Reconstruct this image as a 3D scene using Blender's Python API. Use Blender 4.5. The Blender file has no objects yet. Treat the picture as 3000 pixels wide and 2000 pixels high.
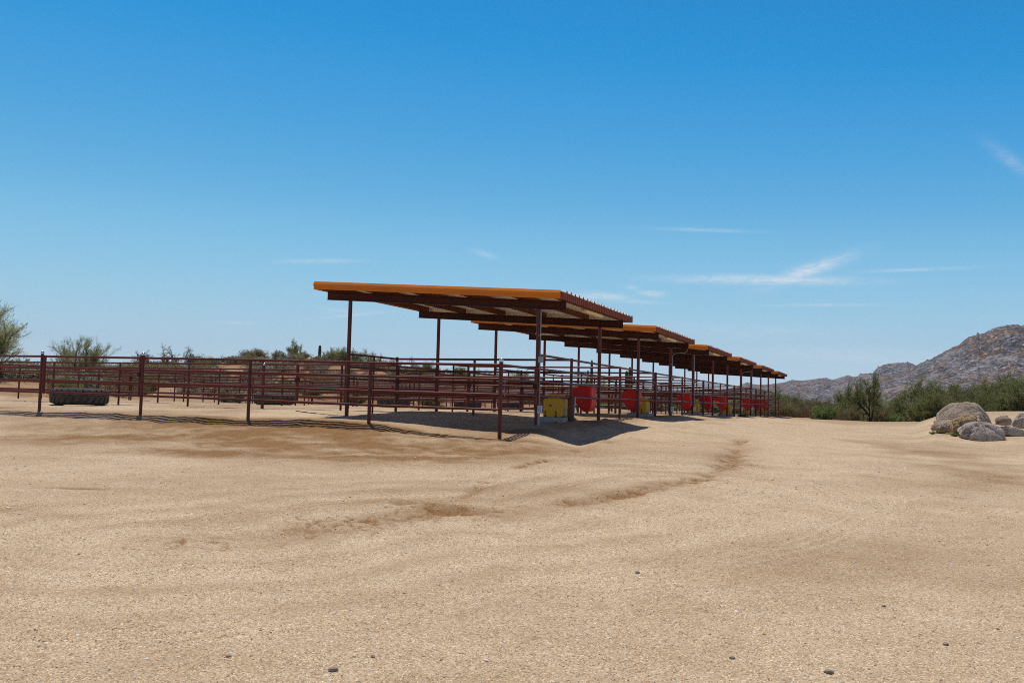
import numpy as np, math, random
# ------------------------------------------------------------------ site constants
CAM = np.array([6.6935, -18.0237, 0.5327])
CR = np.array([0.92731249, 0.37353839, 0.02367755])     # camera right
CU = np.array([0.00206419, -0.06836312, 0.99765837])    # camera up
CW = np.array([-0.37428237, 0.92509219, 0.06416503])    # viewing direction
FW = CW[:2] / np.linalg.norm(CW[:2]); RT = np.array([FW[1], -FW[0]])
PITCH = 4.3350                                          # half a bay pair: distance between pen dividers
YP = [k // 2 * 8.6697 + (k % 2) * 4.575 for k in range(12)]          # the twelve post rows
YD = [2.2875 + 4.33485 * k for k in range(11)] + [50.0]              # the pen dividers
YF = -2.12                                              # front fence
XL = -4.66                                              # left roof posts
XB = -22.0                                              # back fence

def hash2(ix, iy, s):
    h = (ix.astype(np.int64) * 374761393 + iy.astype(np.int64) * 668265263 + s * 974634777) & 0xFFFFFFFF
    h = ((h ^ (h >> 13)) * 1274126177) & 0xFFFFFFFF
    h = (h ^ (h >> 16)) & 0xFFFF
    return h / 65535.0
def vnoise(x, y, s=0):
    ix, iy = np.floor(x), np.floor(y); fx, fy = x - ix, y - iy
    fx = fx * fx * (3 - 2 * fx); fy = fy * fy * (3 - 2 * fy)
    a, b = hash2(ix, iy, s), hash2(ix + 1, iy, s); c, d = hash2(ix, iy + 1, s), hash2(ix + 1, iy + 1, s)
    return (a * (1 - fx) + b * fx) * (1 - fy) + (c * (1 - fx) + d * fx) * fy - 0.5
def fbm(x, y, o=4, s=0, g=0.5):
    r, a = 0, 1.0
    for k in range(o):
        r = r + a * vnoise(x * 2 ** k + 17.3 * k, y * 2 ** k - 9.1 * k, s + k); a *= g
    return r
def sm(a, b, x):
    t = np.clip((x - a) / (b - a), 0, 1); return t * t * (3 - 2 * t)

# ground height along sight lines fanned about the photographer's spot: (tangent of the angle, [(distance, height) ...])
FAN = [
 (-3.00, [(0,-.95),(5,-.85),(12,-.7),(22,-.3),(30,.1),(60,.6),(110,1.6),(170,1.2),(400,-6)]),
 (-0.90, [(0,-.95),(5,-.85),(12,-.62),(20,-.42),(24,.05),(40,.15),(46,1.0),(80,1.6),(120,1.9),(170,1.4),(400,-6)]),
 (-0.563,[(0,-.95),(4.5,-.88),(10,-.62),(16,-.48),(19.3,-.35),(20.6,-.27),(21.2,-.13),(21.75,.0),(25,.12),(39.5,.15),(42,.7),(46,.9),(80,1.4),(120,2.0),(160,1.5),(400,-6)]),
 (-0.475,[(0,-.95),(4.5,-.88),(10,-.62),(16,-.47),(18.7,-.35),(20.0,-.27),(20.6,-.13),(21.15,.0),(25,.12),(42,.15),(47,.7),(70,1.4),(120,2.1),(160,1.5),(400,-6)]),
 (-0.415,[(0,-.95),(4.5,-.88),(10,-.62),(15,-.48),(18.0,-.35),(19.3,-.28),(19.9,-.14),(20.45,.0),(25,.12),(43,.15),(50,.5),(80,1.9),(118,3.0),(150,2.6),(400,-6)]),
 (-0.335,[(0,-.95),(4.5,-.88),(10,-.62),(15,-.49),(17.2,-.36),(18.5,-.29),(19.1,-.15),(19.65,.0),(25,.12),(46,.15),(60,.9),(90,3.0),(116,4.5),(150,3.6),(400,-6)]),
 (-0.263,[(0,-.95),(4.5,-.88),(10,-.62),(14.5,-.5),(16.6,-.37),(17.9,-.30),(18.5,-.16),(19.05,-.02),(25,.12),(49,.15),(66,1.1),(95,4.0),(116,5.5),(150,4.4),(400,-6)]),
 (-0.225,[(0,-.95),(4.5,-.88),(10,-.62),(14.5,-.5),(16.4,-.37),(17.6,-.30),(18.2,-.16),(18.75,-.02),(25,.12),(51,.15),(68,1.1),(96,4.1),(116,5.55),(150,4.4),(400,-6)]),
 (-0.188,[(0,-.95),(4.5,-.88),(10,-.62),(14.5,-.49),(16.2,-.37),(17.4,-.30),(18.0,-.17),(18.5,-.02),(25,.12),(54,.1),(72,1.0),(98,3.8),(118,4.8),(150,3.8),(400,-6)]),
 (-0.150,[(0,-.95),(4.5,-.88),(10,-.62),(14.5,-.47),(15.9,-.38),(17.1,-.31),(17.65,-.18),(18.2,-.02),(25,.1),(57,.05),(76,.9),(100,3.2),(120,4.2),(150,3.4),(400,-6)]),
 (-0.075,[(0,-.95),(4.5,-.88),(10,-.62),(14.5,-.43),(15.7,-.39),(16.7,-.32),(17.2,-.22),(17.7,-.10),(24,.08),(66,0),(85,.9),(115,2.6),(135,3.0),(170,2.4),(400,-6)]),
 (-0.012,[(0,-.95),(4.5,-.88),(10,-.60),(14,-.42),(15.8,-.31),(17.2,-.2),(19.5,-.02),(25,.08),(75,-.1),(95,.7),(125,2.0),(150,2.4),(180,2),(400,-6)]),
 (0.030, [(0,-.95),(4.5,-.88),(10,-.58),(14,-.40),(16.2,-.29),(18.6,-.10),(20.5,.0),(24,.04),(30,.08),(85,-.2),(110,.9),(150,2.2),(180,1.8),(400,-6)]),
 (0.075, [(0,-.95),(4.5,-.88),(10,-.57),(14,-.41),(17.6,-.31),(20,-.17),(23.5,-.01),(30,.07),(95,-.3),(130,1.2),(170,2.0),(200,1.5),(400,-6)]),
 (0.132, [(0,-.95),(4.5,-.88),(10,-.56),(14,-.40),(18,-.27),(22.6,-.04),(26,.02),(35,.06),(95,-.4),(130,.6),(170,1.5),(200,1),(400,-6)]),
 (0.188, [(0,-.95),(4.5,-.88),(10,-.55),(15,-.38),(20,-.24),(25.4,.03),(30,.07),(36,.06),(45,.02),(90,-.4),(130,.1),(170,.8),(200,.4),(400,-6)]),
 (0.244, [(0,-.95),(4.5,-.88),(10,-.54),(15,-.40),(21,-.27),(27,-.06),(32,.04),(38,.03),(45,-.01),(55,-.09),(72,-.24),(84,-.75),(130,-.8),(400,-3)]),
 (0.300, [(0,-.95),(4.5,-.87),(10,-.54),(15,-.42),(22,-.28),(32,-.06),(45,-.11),(60,-.24),(67,-.28),(78,-.8),(130,-1),(400,-3)]),
 (0.376, [(0,-.95),(4.5,-.87),(10,-.55),(15,-.43),(22,-.34),(32,-.28),(45,-.3),(60,-.33),(66,-.36),(76,-.9),(130,-1),(400,-3)]),
 (0.444, [(0,-.95),(4.5,-.87),(10,-.56),(16,-.45),(22,-.38),(30,-.28),(40,-.2),(50,-.18),(58,-.23),(70,-.8),(130,-1),(400,-3)]),
 (0.466, [(0,-.95),(4.5,-.87),(10,-.56),(16,-.45),(22,-.38),(27,-.2),(35,.05),(42,.2),(47,.22),(60,-.6),(130,-1),(400,-3)]),
 (0.519, [(0,-.95),(4.5,-.87),(10,-.57),(16,-.46),(22,-.42),(26,-.36),(29,-.02),(36,.36),(42,.5),(46,.52),(58,-.4),(130,-1),(400,-3)]),
 (0.564, [(0,-.95),(4.5,-.87),(10,-.58),(16,-.46),(22,-.42),(26,-.34),(29,.0),(36,.4),(42,.56),(46,.58),(58,-.3),(130,-1),(400,-3)]),
 (0.90,  [(0,-.95),(5,-.86),(12,-.55),(20,-.4),(28,.1),(40,.6),(50,.6),(70,-.2),(130,-1),(400,-3)]),
 (3.00,  [(0,-.95),(5,-.86),(12,-.6),(24,-.3),(40,.1),(60,.1),(130,-1),(400,-3)]),
]
_FR = np.exp(np.linspace(np.log(1.0), np.log(420.0), 260))
def _col(p):
    p = np.array(p, float); z = np.interp(_FR, p[:, 0], p[:, 1])
    k = 3                                                # soften the corners of the section
    zz = np.pad(z, k, mode='edge'); return np.convolve(zz, np.ones(2 * k + 1) / (2 * k + 1), 'same')[k:-k]
_FT = np.arctan(np.array([t for t, _ in FAN])); _FZ = np.array([_col(p) for _, p in FAN])
def _smoothstep_interp(a):
    i = np.clip(np.searchsorted(_FT, a) - 1, 0, len(_FT) - 2)
    f = np.clip((a - _FT[i]) / (_FT[i + 1] - _FT[i]), 0, 1)
    return i, f
_GX0 = np.array([(-6,-.3),(-2.1,-.2),(0,0),(2.3,.05),(6.5,.07),(12,.12),(15,.13),(19.5,.09),(24,.02),(28,-.02),(38,-.1),(50,-.19),(60,-.25)])
_GXL = np.array([(-6,-.1),(-2.29,.02),(2.3,.15),(6.6,.15),(11,.14),(16,.06),(25,.02),(50,-.1),(60,-.15)])
def ground_smooth(x, y):
    x, y = np.asarray(x, float), np.asarray(y, float)
    dx, dy = x - CAM[0], y - CAM[1]
    s = dx * FW[0] + dy * FW[1]; t = dx * RT[0] + dy * RT[1]
    a = np.arctan2(t, np.maximum(s, 1e-3)); D = np.clip(np.where(s > 0, s, 0) + .0001, 1.0, 419)
    D = np.maximum(D, np.hypot(s, t) * .3)
    D = np.clip(D, 1.0, 419)
    u = np.log(D) / np.log(420.0) * 259; j = np.clip(u.astype(int), 0, 258); v = u - j
    i, f = _smoothstep_interp(a)
    z = ((_FZ[i, j] * (1 - v) + _FZ[i, j + 1] * v) * (1 - f) + (_FZ[i + 1, j] * (1 - v) + _FZ[i + 1, j + 1] * v) * f)
    g0 = np.interp(y, _GX0[:, 0], _GX0[:, 1]); gl = np.interp(y, _GXL[:, 0], _GXL[:, 1])
    zp = g0 + (gl - g0) * sm(0.3, -4.0, x)
    m = sm(1.2, 0.0, x) * sm(-25.5, -23.0, x) * sm(-2.45, -2.05, y) * sm(53, 50, y)
    return z * (1 - m) + zp * m

# ------------------------------------------------------------------ scene, helpers
import bpy
from mathutils import Vector, Matrix
SC = bpy.context.scene
COL = SC.collection
GROUND_DETAIL = None

def link(name, me, parent=None, mats=(), smooth=False, loc=None):
    o = bpy.data.objects.new(name, me); COL.objects.link(o)
    for m in mats: me.materials.append(m)
    if smooth and me: me.shade_smooth()
    if parent is not None: o.parent = parent
    if loc is not None: o.location = loc
    return o
def tag(o, label=None, cat=None, group=None, kind=None):
    if label: o['label'] = label
    if cat: o['category'] = cat
    if group: o['group'] = group
    if kind: o['kind'] = kind
    return o
def empty(name, loc=(0, 0, 0), rz=0.0):
    o = bpy.data.objects.new(name, None); COL.objects.link(o)
    o.location = loc; o.rotation_euler = (0, 0, rz); o.empty_display_size = .2
    return o
def copy_tree(o, parent=None):
    c = o.copy(); COL.objects.link(c)
    if parent is not None: c.parent = parent
    for ch in [k for k in list(COL.objects) if k.parent == o]: copy_tree(ch, c)
    return c

class MB:
    """collects faces, then becomes one mesh object"""
    def __init__(s): s.v = []; s.f = []; s.sm = []
    def add(s, v, f, smooth=False):
        n = len(s.v); s.v += [tuple(map(float, p)) for p in v]; s.f += [tuple(i + n for i in q) for q in f]; s.sm += [smooth] * len(f)
    def box(s, a, b, R=None, T=None):
        (x0, y0, z0), (x1, y1, z1) = a, b
        v = [Vector(p) for p in ((x0,y0,z0),(x1,y0,z0),(x1,y1,z0),(x0,y1,z0),(x0,y0,z1),(x1,y0,z1),(x1,y1,z1),(x0,y1,z1))]
        if R is not None: v = [R @ p for p in v]
        if T is not None: v = [p + Vector(T) for p in v]
        s.add(v, [(0,3,2,1),(4,5,6,7),(0,1,5,4),(1,2,6,5),(2,3,7,6),(3,0,4,7)])
    def tube(s, pts, r, n=10, cap=True):
        pts = [Vector(p) for p in pts]; rr = r if isinstance(r, (list, tuple)) else [r] * len(pts)
        v = []; f = []
        prev = None
        for i, p in enumerate(pts):
            d = (pts[min(i + 1, len(pts) - 1)] - pts[max(i - 1, 0)]).normalized()
            ref = Vector((0, 0, 1)) if abs(d.z) < .95 else Vector((1, 0, 0))
            if prev is not None and abs(prev.dot(d)) < .95: ref = prev
            a = d.cross(ref).normalized(); b = a.cross(d).normalized(); prev = b
            for k in range(n):
                t = 2 * math.pi * k / n
                v.append(p + (a * math.cos(t) + b * math.sin(t)) * rr[i])
        for i in range(len(pts) - 1):
            for k in range(n):
                f.append((i * n + k, i * n + (k + 1) % n, (i + 1) * n + (k + 1) % n, (i + 1) * n + k))
        m = len(v)
        s.add(v, f, True)
        if cap:
            s.add(v[:n], [tuple(range(n - 1, -1, -1))]); s.add(v[-n:], [tuple(range(n))])
    def prism(s, prof, axis, a, b):
        """closed profile (two coords) swept along axis from a to b"""
        def P(u, w, t):
            return {'y': (u, t, w), 'x': (t, u, w), 'z': (u, w, t)}[axis]
        n = len(prof); v = [P(u, w, a) for u, w in prof] + [P(u, w, b) for u, w in prof]
        f = [tuple(range(n)), tuple(range(2 * n - 1, n - 1, -1))] + [(k, k + n, (k + 1) % n + n, (k + 1) % n) for k in range(n)]
        s.add(v, f)
    def ball(s, c, r, n=12, m=8, half=False):
        v = []; f = []
        rows = range(m + 1)
        for i in rows:
            ph = (math.pi / 2 if half else math.pi) * i / m
            for k in range(n):
                t = 2 * math.pi * k / n
                v.append((c[0] + r * math.sin(ph) * math.cos(t), c[1] + r * math.sin(ph) * math.sin(t), c[2] + r * math.cos(ph)))
        for i in range(m):
            for k in range(n): f.append((i*n+k, (i+1)*n+k, (i+1)*n+(k+1)%n, i*n+(k+1)%n))
        s.add(v, f, True)
    def mesh(s, name):
        me = bpy.data.meshes.new(name); me.from_pydata(s.v, [], s.f); me.update()
        me.polygons.foreach_set('use_smooth', s.sm)
        return me
    def build(s, name, mat, parent=None, bevel=0, loc=None):
        o = link(name, s.mesh(name), parent, [mat], loc=loc)
        if bevel:
            m = o.modifiers.new('edge', 'BEVEL'); m.width = bevel; m.segments = 2; m.limit_method = 'ANGLE'; m.angle_limit = .6
        return o

# ------------------------------------------------------------------ materials
class NT:
    def __init__(s, name):
        s.m = bpy.data.materials.new(name); s.m.use_nodes = True; s.t = s.m.node_tree; s.n = s.t.nodes; s.n.clear()
        s.out = s.n.new('ShaderNodeOutputMaterial'); s.b = s.n.new('ShaderNodeBsdfPrincipled'); s.t.links.new(s.b.outputs[0], s.out.inputs[0])
    def L(s, a, b): s.t.links.new(a, b)
    def new(s, t, **k):
        n = s.n.new(t)
        for a, v in k.items(): setattr(n, a, v)
        return n
    def val(s, sock, v):
        if hasattr(v, 'links') or isinstance(v, bpy.types.NodeSocket): s.L(v, sock)
        else: sock.default_value = v
    def math(s, op, a, b=None, c=None, clamp=False):
        n = s.new('ShaderNodeMath', operation=op, use_clamp=clamp)
        for i, v in enumerate((a, b, c)):
            if v is not None: s.val(n.inputs[i], v)
        return n.outputs[0]
    def coord(s, kind='Object'):
        return s.new('ShaderNodeTexCoord').outputs[kind]
    def mapping(s, vec, scale=(1, 1, 1), rot=(0, 0, 0), loc=(0, 0, 0)):
        n = s.new('ShaderNodeMapping'); s.L(vec, n.inputs[0]); n.inputs['Scale'].default_value = scale
        n.inputs['Rotation'].default_value = rot; n.inputs['Location'].default_value = loc
        return n.outputs[0]
    def noise(s, vec, scale, detail=4, rough=.5, dist=0, out=0):
        n = s.new('ShaderNodeTexNoise'); s.L(vec, n.inputs['Vector']); n.inputs['Scale'].default_value = scale
        n.inputs['Detail'].default_value = detail; n.inputs['Roughness'].default_value = rough; n.inputs['Distortion'].default_value = dist
        return n.outputs[out]
    def voro(s, vec, scale, feature='F1', out='Distance', rand=1):
        n = s.new('ShaderNodeTexVoronoi', feature=feature); s.L(vec, n.inputs['Vector']); n.inputs['Scale'].default_value = scale
        n.inputs['Randomness'].default_value = rand
        return n.outputs[out]
    def ramp(s, fac, stops, interp='LINEAR'):
        n = s.new('ShaderNodeValToRGB'); n.color_ramp.interpolation = interp; e = n.color_ramp.elements
        while len(e) < len(stops): e.new(.5)
        for el, (p, c) in zip(e, stops):
            el.position = p; el.color = (*c, 1) if not isinstance(c, (int, float)) else (c, c, c, 1)
        s.L(fac, n.inputs[0]); return n.outputs[0]
    def mix(s, fac, a, b, mode='MIX'):
        n = s.new('ShaderNodeMix', data_type='RGBA', blend_type=mode)
        s.val(n.inputs[0], fac)
        for k, v in ((6, a), (7, b)):
            if isinstance(v, tuple): n.inputs[k].default_value = (*v, 1) if len(v) == 3 else v
            else: s.L(v, n.inputs[k])
        return n.outputs[2]
    def bump(s, h, strength=.3, dist=.01, normal=None):
        n = s.new('ShaderNodeBump'); n.inputs['Strength'].default_value = strength; n.inputs['Distance'].default_value = dist
        s.L(h, n.inputs['Height'])
        if normal is not None: s.L(normal, n.inputs['Normal'])
        return n.outputs[0]
    def base(s, c):
        if isinstance(c, tuple): s.b.inputs['Base Color'].default_value = (*c, 1)
        else: s.L(c, s.b.inputs['Base Color'])
    def set(s, rough=.5, metal=0, spec=.5, **k):
        s.b.inputs['Roughness'].default_value = rough; s.b.inputs['Metallic'].default_value = metal
        s.b.inputs['Specular IOR Level'].default_value = spec
        return s

M = {}
def paint(name, c, c2=None, rough=.45, scale=3.0, spec=.5, grime=None, metal=0, bump=.0):
    t = NT(name); co = t.coord('Object')
    n = t.noise(co, scale, 5, .6)
    col = t.mix(t.ramp(n, [(.35, 0), (.7, 1)]), c, c2 or tuple(v * .7 for v in c))
    if grime:
        g = t.noise(co, 11, 4, .7); col = t.mix(t.math('MULTIPLY', t.ramp(g, [(.52, 0), (.72, 1)]), .6), col, grime)
    t.base(col); t.set(rough, metal, spec)
    r = t.noise(co, 25, 3); t.L(t.math('ADD', t.math('MULTIPLY', r, .2), rough - .1), t.b.inputs['Roughness'])
    if bump: t.L(t.bump(t.noise(co, 40, 3), bump, .004), t.b.inputs['Normal'])
    M[name] = t.m; return t.m
paint('maroon_pipe', (.155, .021, .011), (.090, .012, .007), .42, 2.2, spec=.33, grime=(.15, .05, .03))
paint('maroon_steel', (.072, .016, .007), (.038, .009, .005), .55, 2.0, spec=.22, grime=(.085, .03, .014))
paint('purlin_rust', (.16, .045, .012), (.10, .026, .009), .55, 2.0, spec=.22)
paint('orange_trim', (.84, .255, .012), (.74, .205, .010), .42, 1.2, spec=.3)
paint('eave_maroon', (.33, .085, .034), (.23, .052, .022), .5, 1.5, spec=.3)
paint('roof_sheet', (.72, .70, .66), (.60, .58, .54), .35, 1.0, grime=(.4, .36, .3))
paint('soffit_sheet', (.90, .87, .83), (.84, .81, .77), .5, 1.0, grime=(.72, .66, .58))
paint('galvanised', (.34, .34, .34), (.25, .25, .25), .5, 6, metal=.2)
paint('grey_box', (.40, .42, .44), (.32, .34, .36), .5, 5)
paint('white_box', (.62, .68, .74), (.55, .60, .66), .5, 5)
paint('chrome_cap', (.70, .70, .71), (.55, .55, .56), .22, 5, metal=.9)
paint('red_plastic', (.78, .014, .008), (.66, .011, .007), .42, 2.5, spec=.28, grime=(.66, .05, .03))
paint('yellow_plastic', (.88, .44, .018), (.78, .375, .016), .45, 2.5, spec=.25, grime=(.60, .36, .10))
paint('yellow_lid', (.76, .39, .03), (.64, .32, .026), .45, 3.0, spec=.25, grime=(.48, .32, .12))
paint('red_cap', (.22, .03, .01), None, .4)
paint('black_rubber', (.02, .018, .016), None, .6)
paint('sticker', (.60, .42, .16), (.50, .36, .16), .5, 60)
paint('concrete', (.42, .38, .33), (.30, .27, .23), .9, 6, spec=.2, bump=.3)
paint('wood_post', (.15, .055, .022), (.10, .032, .014), .7, 5, bump=.4)
paint('pebble', (.34, .27, .21), (.24, .185, .14), .9, 40, spec=.1)
paint('pvc', (.66, .62, .58), (.48, .43, .38), .5, 8)
paint('lamp_lens', (.90, .80, .52), (.78, .66, .40), .35, 6)
paint('lamp_body', (.52, .46, .32), (.40, .35, .24), .5, 6)
def tyre_mat():
    t = NT('tyre_rubber'); co = t.coord('Object')
    n = t.noise(co, 6, 6, .65); d = t.noise(co, 30, 4, .6)
    c = t.ramp(n, [(.3, (.030, .028, .025)), (.55, (.068, .062, .054)), (.75, (.16, .14, .115))])
    c = t.mix(t.math('MULTIPLY', t.ramp(d, [(.5, 0), (.75, 1)]), .5), c, (.24, .20, .16))
    t.base(c); t.set(.85, 0, .3); t.L(t.bump(d, .4, .01), t.b.inputs['Normal']); return t.m
M['tyre'] = tyre_mat()

def ground_mat():
    t = NT('gravel_ground'); co = t.coord('Object')
    at = t.new('ShaderNodeAttribute', attribute_name='soil').outputs['Fac']
    gr = t.new('ShaderNodeAttribute', attribute_name='grain').outputs['Fac']
    fine = t.noise(co, 120, 3, .75); mid = t.noise(co, 22, 4, .6); big = t.noise(co, 1.6, 5, .6)
    pale = t.ramp(big, [(.3, (.475, .370, .238)), (.55, (.535, .428, .288)), (.75, (.57, .462, .32))])
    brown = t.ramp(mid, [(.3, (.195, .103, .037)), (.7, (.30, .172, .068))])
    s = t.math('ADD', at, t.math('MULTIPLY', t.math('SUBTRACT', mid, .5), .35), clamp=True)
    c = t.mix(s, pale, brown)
    # loose decomposed granite: mixed grains
    cell = t.voro(co, 135, out='Color')
    sep = t.new('ShaderNodeSeparateColor'); t.L(cell, sep.inputs[0])
    tint = t.ramp(sep.outputs[0], [(0, (.34, .19, .10)), (.10, (.52, .36, .24)), (.24, (.84, .76, .66)), (.50, (1.0, .97, .92)), (.75, (1.16, 1.08, 1.0)), (.92, (1.5, 1.46, 1.42)), (1, (2.1, 2.1, 2.1))])
    c = t.mix(t.math('MULTIPLY', gr, .85), c, tint, 'MULTIPLY')
    cell2 = t.voro(co, 31, out='Color'); sep2 = t.new('ShaderNodeSeparateColor'); t.L(cell2, sep2.inputs[0])
    tint2 = t.ramp(sep2.outputs[1], [(0, (.55, .42, .32)), (.10, (.82, .76, .70)), (.5, (1, 1, 1)), (.9, (1.08, 1.06, 1.04)), (1, (1.3, 1.3, 1.3))])
    c = t.mix(.28, c, tint2, 'MULTIPLY')
    c = t.mix(.5, c, t.ramp(fine, [(.25, (.72, .68, .64)), (.5, (1, 1, 1)), (.8, (1.2, 1.2, 1.2))]), 'MULTIPLY')
    t.base(c); t.set(.92, 0, .15)
    h = t.math('ADD', t.math('MULTIPLY', fine, .5), t.math('ADD', t.math('MULTIPLY', mid, .9), t.math('MULTIPLY', t.voro(co, 60), .5)))
    t.L(t.bump(h, .42, .014), t.b.inputs['Normal'])
    return t.m
M['ground'] = ground_mat()

def rock_mat(name, a, b, c_, dark=(.10, .075, .055)):
    t = NT(name); co = t.coord('Object')
    n = t.noise(co, 2.2, 8, .65); f = t.noise(co, 28, 5, .7); v = t.voro(t.mapping(co, (1, 1, 1.6)), 55, out='Color')
    c = t.ramp(n, [(.3, a), (.5, b), (.72, c_)])
    c = t.mix(.55, c, t.ramp(f, [(.28, (.45, .42, .40)), (.5, (1, 1, 1)), (.72, (1.35, 1.32, 1.28))]), 'MULTIPLY')
    sp = t.new('ShaderNodeSeparateColor'); t.L(v, sp.inputs[0])
    c = t.mix(.5, c, t.ramp(sp.outputs[0], [(0, (.3, .28, .26)), (.12, (.85, .85, .85)), (.85, (1.05, 1.05, 1.05)), (1, (1.7, 1.7, 1.7))]), 'MULTIPLY')
    # lichen and desert varnish
    l = t.noise(co, 5, 6, .7); c = t.mix(t.math('MULTIPLY', t.ramp(l, [(.56, 0), (.66, 1)]), .55), c, dark)
    cr = t.voro(t.mapping(co, (1, 1, 1)), 2.6, 'DISTANCE_TO_EDGE'); crk = t.ramp(cr, [(0, 0), (.035, 1)])
    t.base(c); t.set(.93, 0, .2)
    h = t.math('ADD', t.math('MULTIPLY', n, 1.3), t.math('ADD', t.math('MULTIPLY', f, .55), t.math('MULTIPLY', crk, .22)))
    t.L(t.bump(h, 1.0, .09), t.b.inputs['Normal']); return t.m
M['granite'] = rock_mat('granite', (.26, .19, .13), (.44, .345, .255), (.60, .50, .40))
M['granite_pale'] = rock_mat('granite_pale', (.32, .255, .20), (.53, .445, .375), (.68, .60, .53))
M['granite_tan'] = rock_mat('granite_tan', (.29, .19, .085), (.44, .32, .165), (.52, .42, .28), (.12, .075, .035))

def mountain_mat():
    t = NT('mountain_granite'); co = t.coord('Object')
    big = t.noise(co, .012, 6, .6); mid = t.noise(co, .045, 5, .65); sm_ = t.noise(co, .16, 4, .7)
    soil = t.ramp(mid, [(.35, (.15, .098, .068)), (.65, (.22, .145, .098))])
    rock = t.ramp(sm_, [(.3, (.07, .066, .068)), (.5, (.15, .142, .145)), (.7, (.29, .275, .275))])
    k = t.math('ADD', t.math('MULTIPLY', big, .75), t.math('MULTIPLY', mid, .45))
    c = t.mix(t.ramp(k, [(.545, 0), (.67, 1)]), rock, soil)
    vb = t.voro(co, .33, out='Color'); sp = t.new('ShaderNodeSeparateColor'); t.L(vb, sp.inputs[0])
    c = t.mix(.85, c, t.ramp(sp.outputs[0], [(0, (.20, .22, .20)), (.28, (.5, .52, .5)), (.5, (.95, .95, .95)), (.8, (1.3, 1.27, 1.23)), (1, (2.6, 2.5, 2.4))]), 'MULTIPLY')
    oc = t.noise(t.mapping(co, (1, 1, .45), (0, .5, 0)), .020, 5, .55); c = t.mix(t.math('MULTIPLY', t.ramp(oc, [(.57, 0), (.63, 1)]), .6), c, (.36, .335, .335))
    br = t.noise(co, .30, 3, .6); c = t.mix(t.math('MULTIPLY', t.ramp(br, [(.54, 0), (.62, 1)]), .75), c, (.065, .068, .042))
    t.base(c); t.set(.95, 0, .1)
    h = t.math('ADD', t.math('MULTIPLY', t.voro(co, .17), -1.0), t.math('MULTIPLY', sm_, 1.2))
    t.L(t.bump(h, 1.0, 3.5), t.b.inputs['Normal']); return t.m
M['mountain'] = mountain_mat()

def leaf_mat(name, a, b, trans=.3, rough=.55):
    t = NT(name); co = t.coord('Object')
    at = t.new('ShaderNodeAttribute', attribute_name='tone').outputs['Fac']
    oi = t.new('ShaderNodeObjectInfo').outputs['Random']
    f = t.math('ADD', t.math('MULTIPLY', at, .8), t.math('MULTIPLY', t.math('SUBTRACT', oi, .5), .35), clamp=True)
    c = t.mix(f, a, b); t.base(c); t.set(rough, 0, .25)
    tr = t.new('ShaderNodeBsdfTranslucent'); t.L(c, tr.inputs[0])
    mx = t.new('ShaderNodeMixShader'); mx.inputs[0].default_value = trans
    t.L(t.b.outputs[0], mx.inputs[1]); t.L(tr.outputs[0], mx.inputs[2]); t.L(mx.outputs[0], t.out.inputs[0])
    M[name] = t.m
leaf_mat('leaf_olive', (.165, .15, .046), (.36, .30, .115), .5)
leaf_mat('leaf_green', (.155, .170, .045), (.35, .345, .115), .5)
leaf_mat('leaf_pale', (.33, .35, .16), (.58, .57, .34), .5)
leaf_mat('leaf_bright', (.105, .165, .038), (.25, .31, .095), .5)
leaf_mat('leaf_grey', (.21, .205, .125), (.40, .385, .27), .4)
leaf_mat('leaf_dry', (.20, .115, .052), (.38, .25, .12), .4)
paint('bark_dark', (.055, .040, .030), (.03, .022, .016), .9, 9, spec=.1)
paint('bark_grey', (.19, .155, .125), (.11, .085, .065), .9, 9, spec=.1)
paint('bark_green', (.13, .13, .05), (.08, .08, .03), .8, 9, spec=.2)
paint('saguaro', (.060, .075, .032), (.035, .048, .02), .8, 9, spec=.2)

# ------------------------------------------------------------------ ground: one sheet out to the horizon
def polydist(x, y, pts):
    best = np.full(x.shape, 1e9)
    for (ax, ay), (bx, by) in zip(pts[:-1], pts[1:]):
        dx, dy = bx - ax, by - ay; l2 = dx * dx + dy * dy + 1e-9
        t = np.clip(((x - ax) * dx + (y - ay) * dy) / l2, 0, 1)
        best = np.minimum(best, np.hypot(x - ax - t * dx, y - ay - t * dy))
    return best
def blob(x, y, cx, cy, rx, ry, rot=0.38):
    c, s = math.cos(rot), math.sin(rot); u = (x - cx) * c + (y - cy) * s; v = -(x - cx) * s + (y - cy) * c
    return np.exp(-(u / rx) ** 2 - (v / ry) ** 2)
RUT_A = [(3.72,3.63),(4.24,-.6),(4.55,-4.24),(4.43,-5.99),(4.15,-7.29),(3.77,-8.12),(3.13,-9.09),(2.52,-9.48)]
RUT_B = [(1.66,-.13),(1.82,-2.67),(2.0,-4.29),(1.92,-5.3),(1.85,-6.44),(2.05,-7.25),(2.25,-8.12),(2.35,-8.71),(1.94,-9.29)]
RUT_C = [(4.23,-6.54),(3.89,-7.87),(3.59,-8.9),(3.26,-9.43),(2.52,-9.48),(2.25,-10.07),(2.06,-10.68),(1.68,-11.67),(1.06,-12.18)]
STREAKS = [([(-1.22,-11.61),(-.12,-11.41),(.44,-10.66),(1.06,-9.79),(1.66,-9.39),(2.5,-9.1)], .22, .28),
           ([(-.55,-12.14),(.14,-11.85),(.55,-11.24),(.9,-10.39)], .12, .22),
           ([(6.06,7.87),(7.59,4.6),(8.61,1.11),(8.88,-1.08)], .9, .38), ([(5.91,1.1),(7.42,.43),(8.64,-2.98)], .6, .28),
           ([(4.2,-9.5),(6.5,-3.5),(7.0,3.0)], .5, .10), ([(5.6,-12.2),(7.6,-6.5),(8.1,-2)], .5, .10)]
PALES = [([(3.17,5.72),(2.11,22.67),(.49,49.62)], .7), ([(5.53,4.87),(4.29,19.36),(2.2,50)], .9), ([(5.2,-8),(5.3,-2),(5.53,4.87)], 1.2)]
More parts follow.
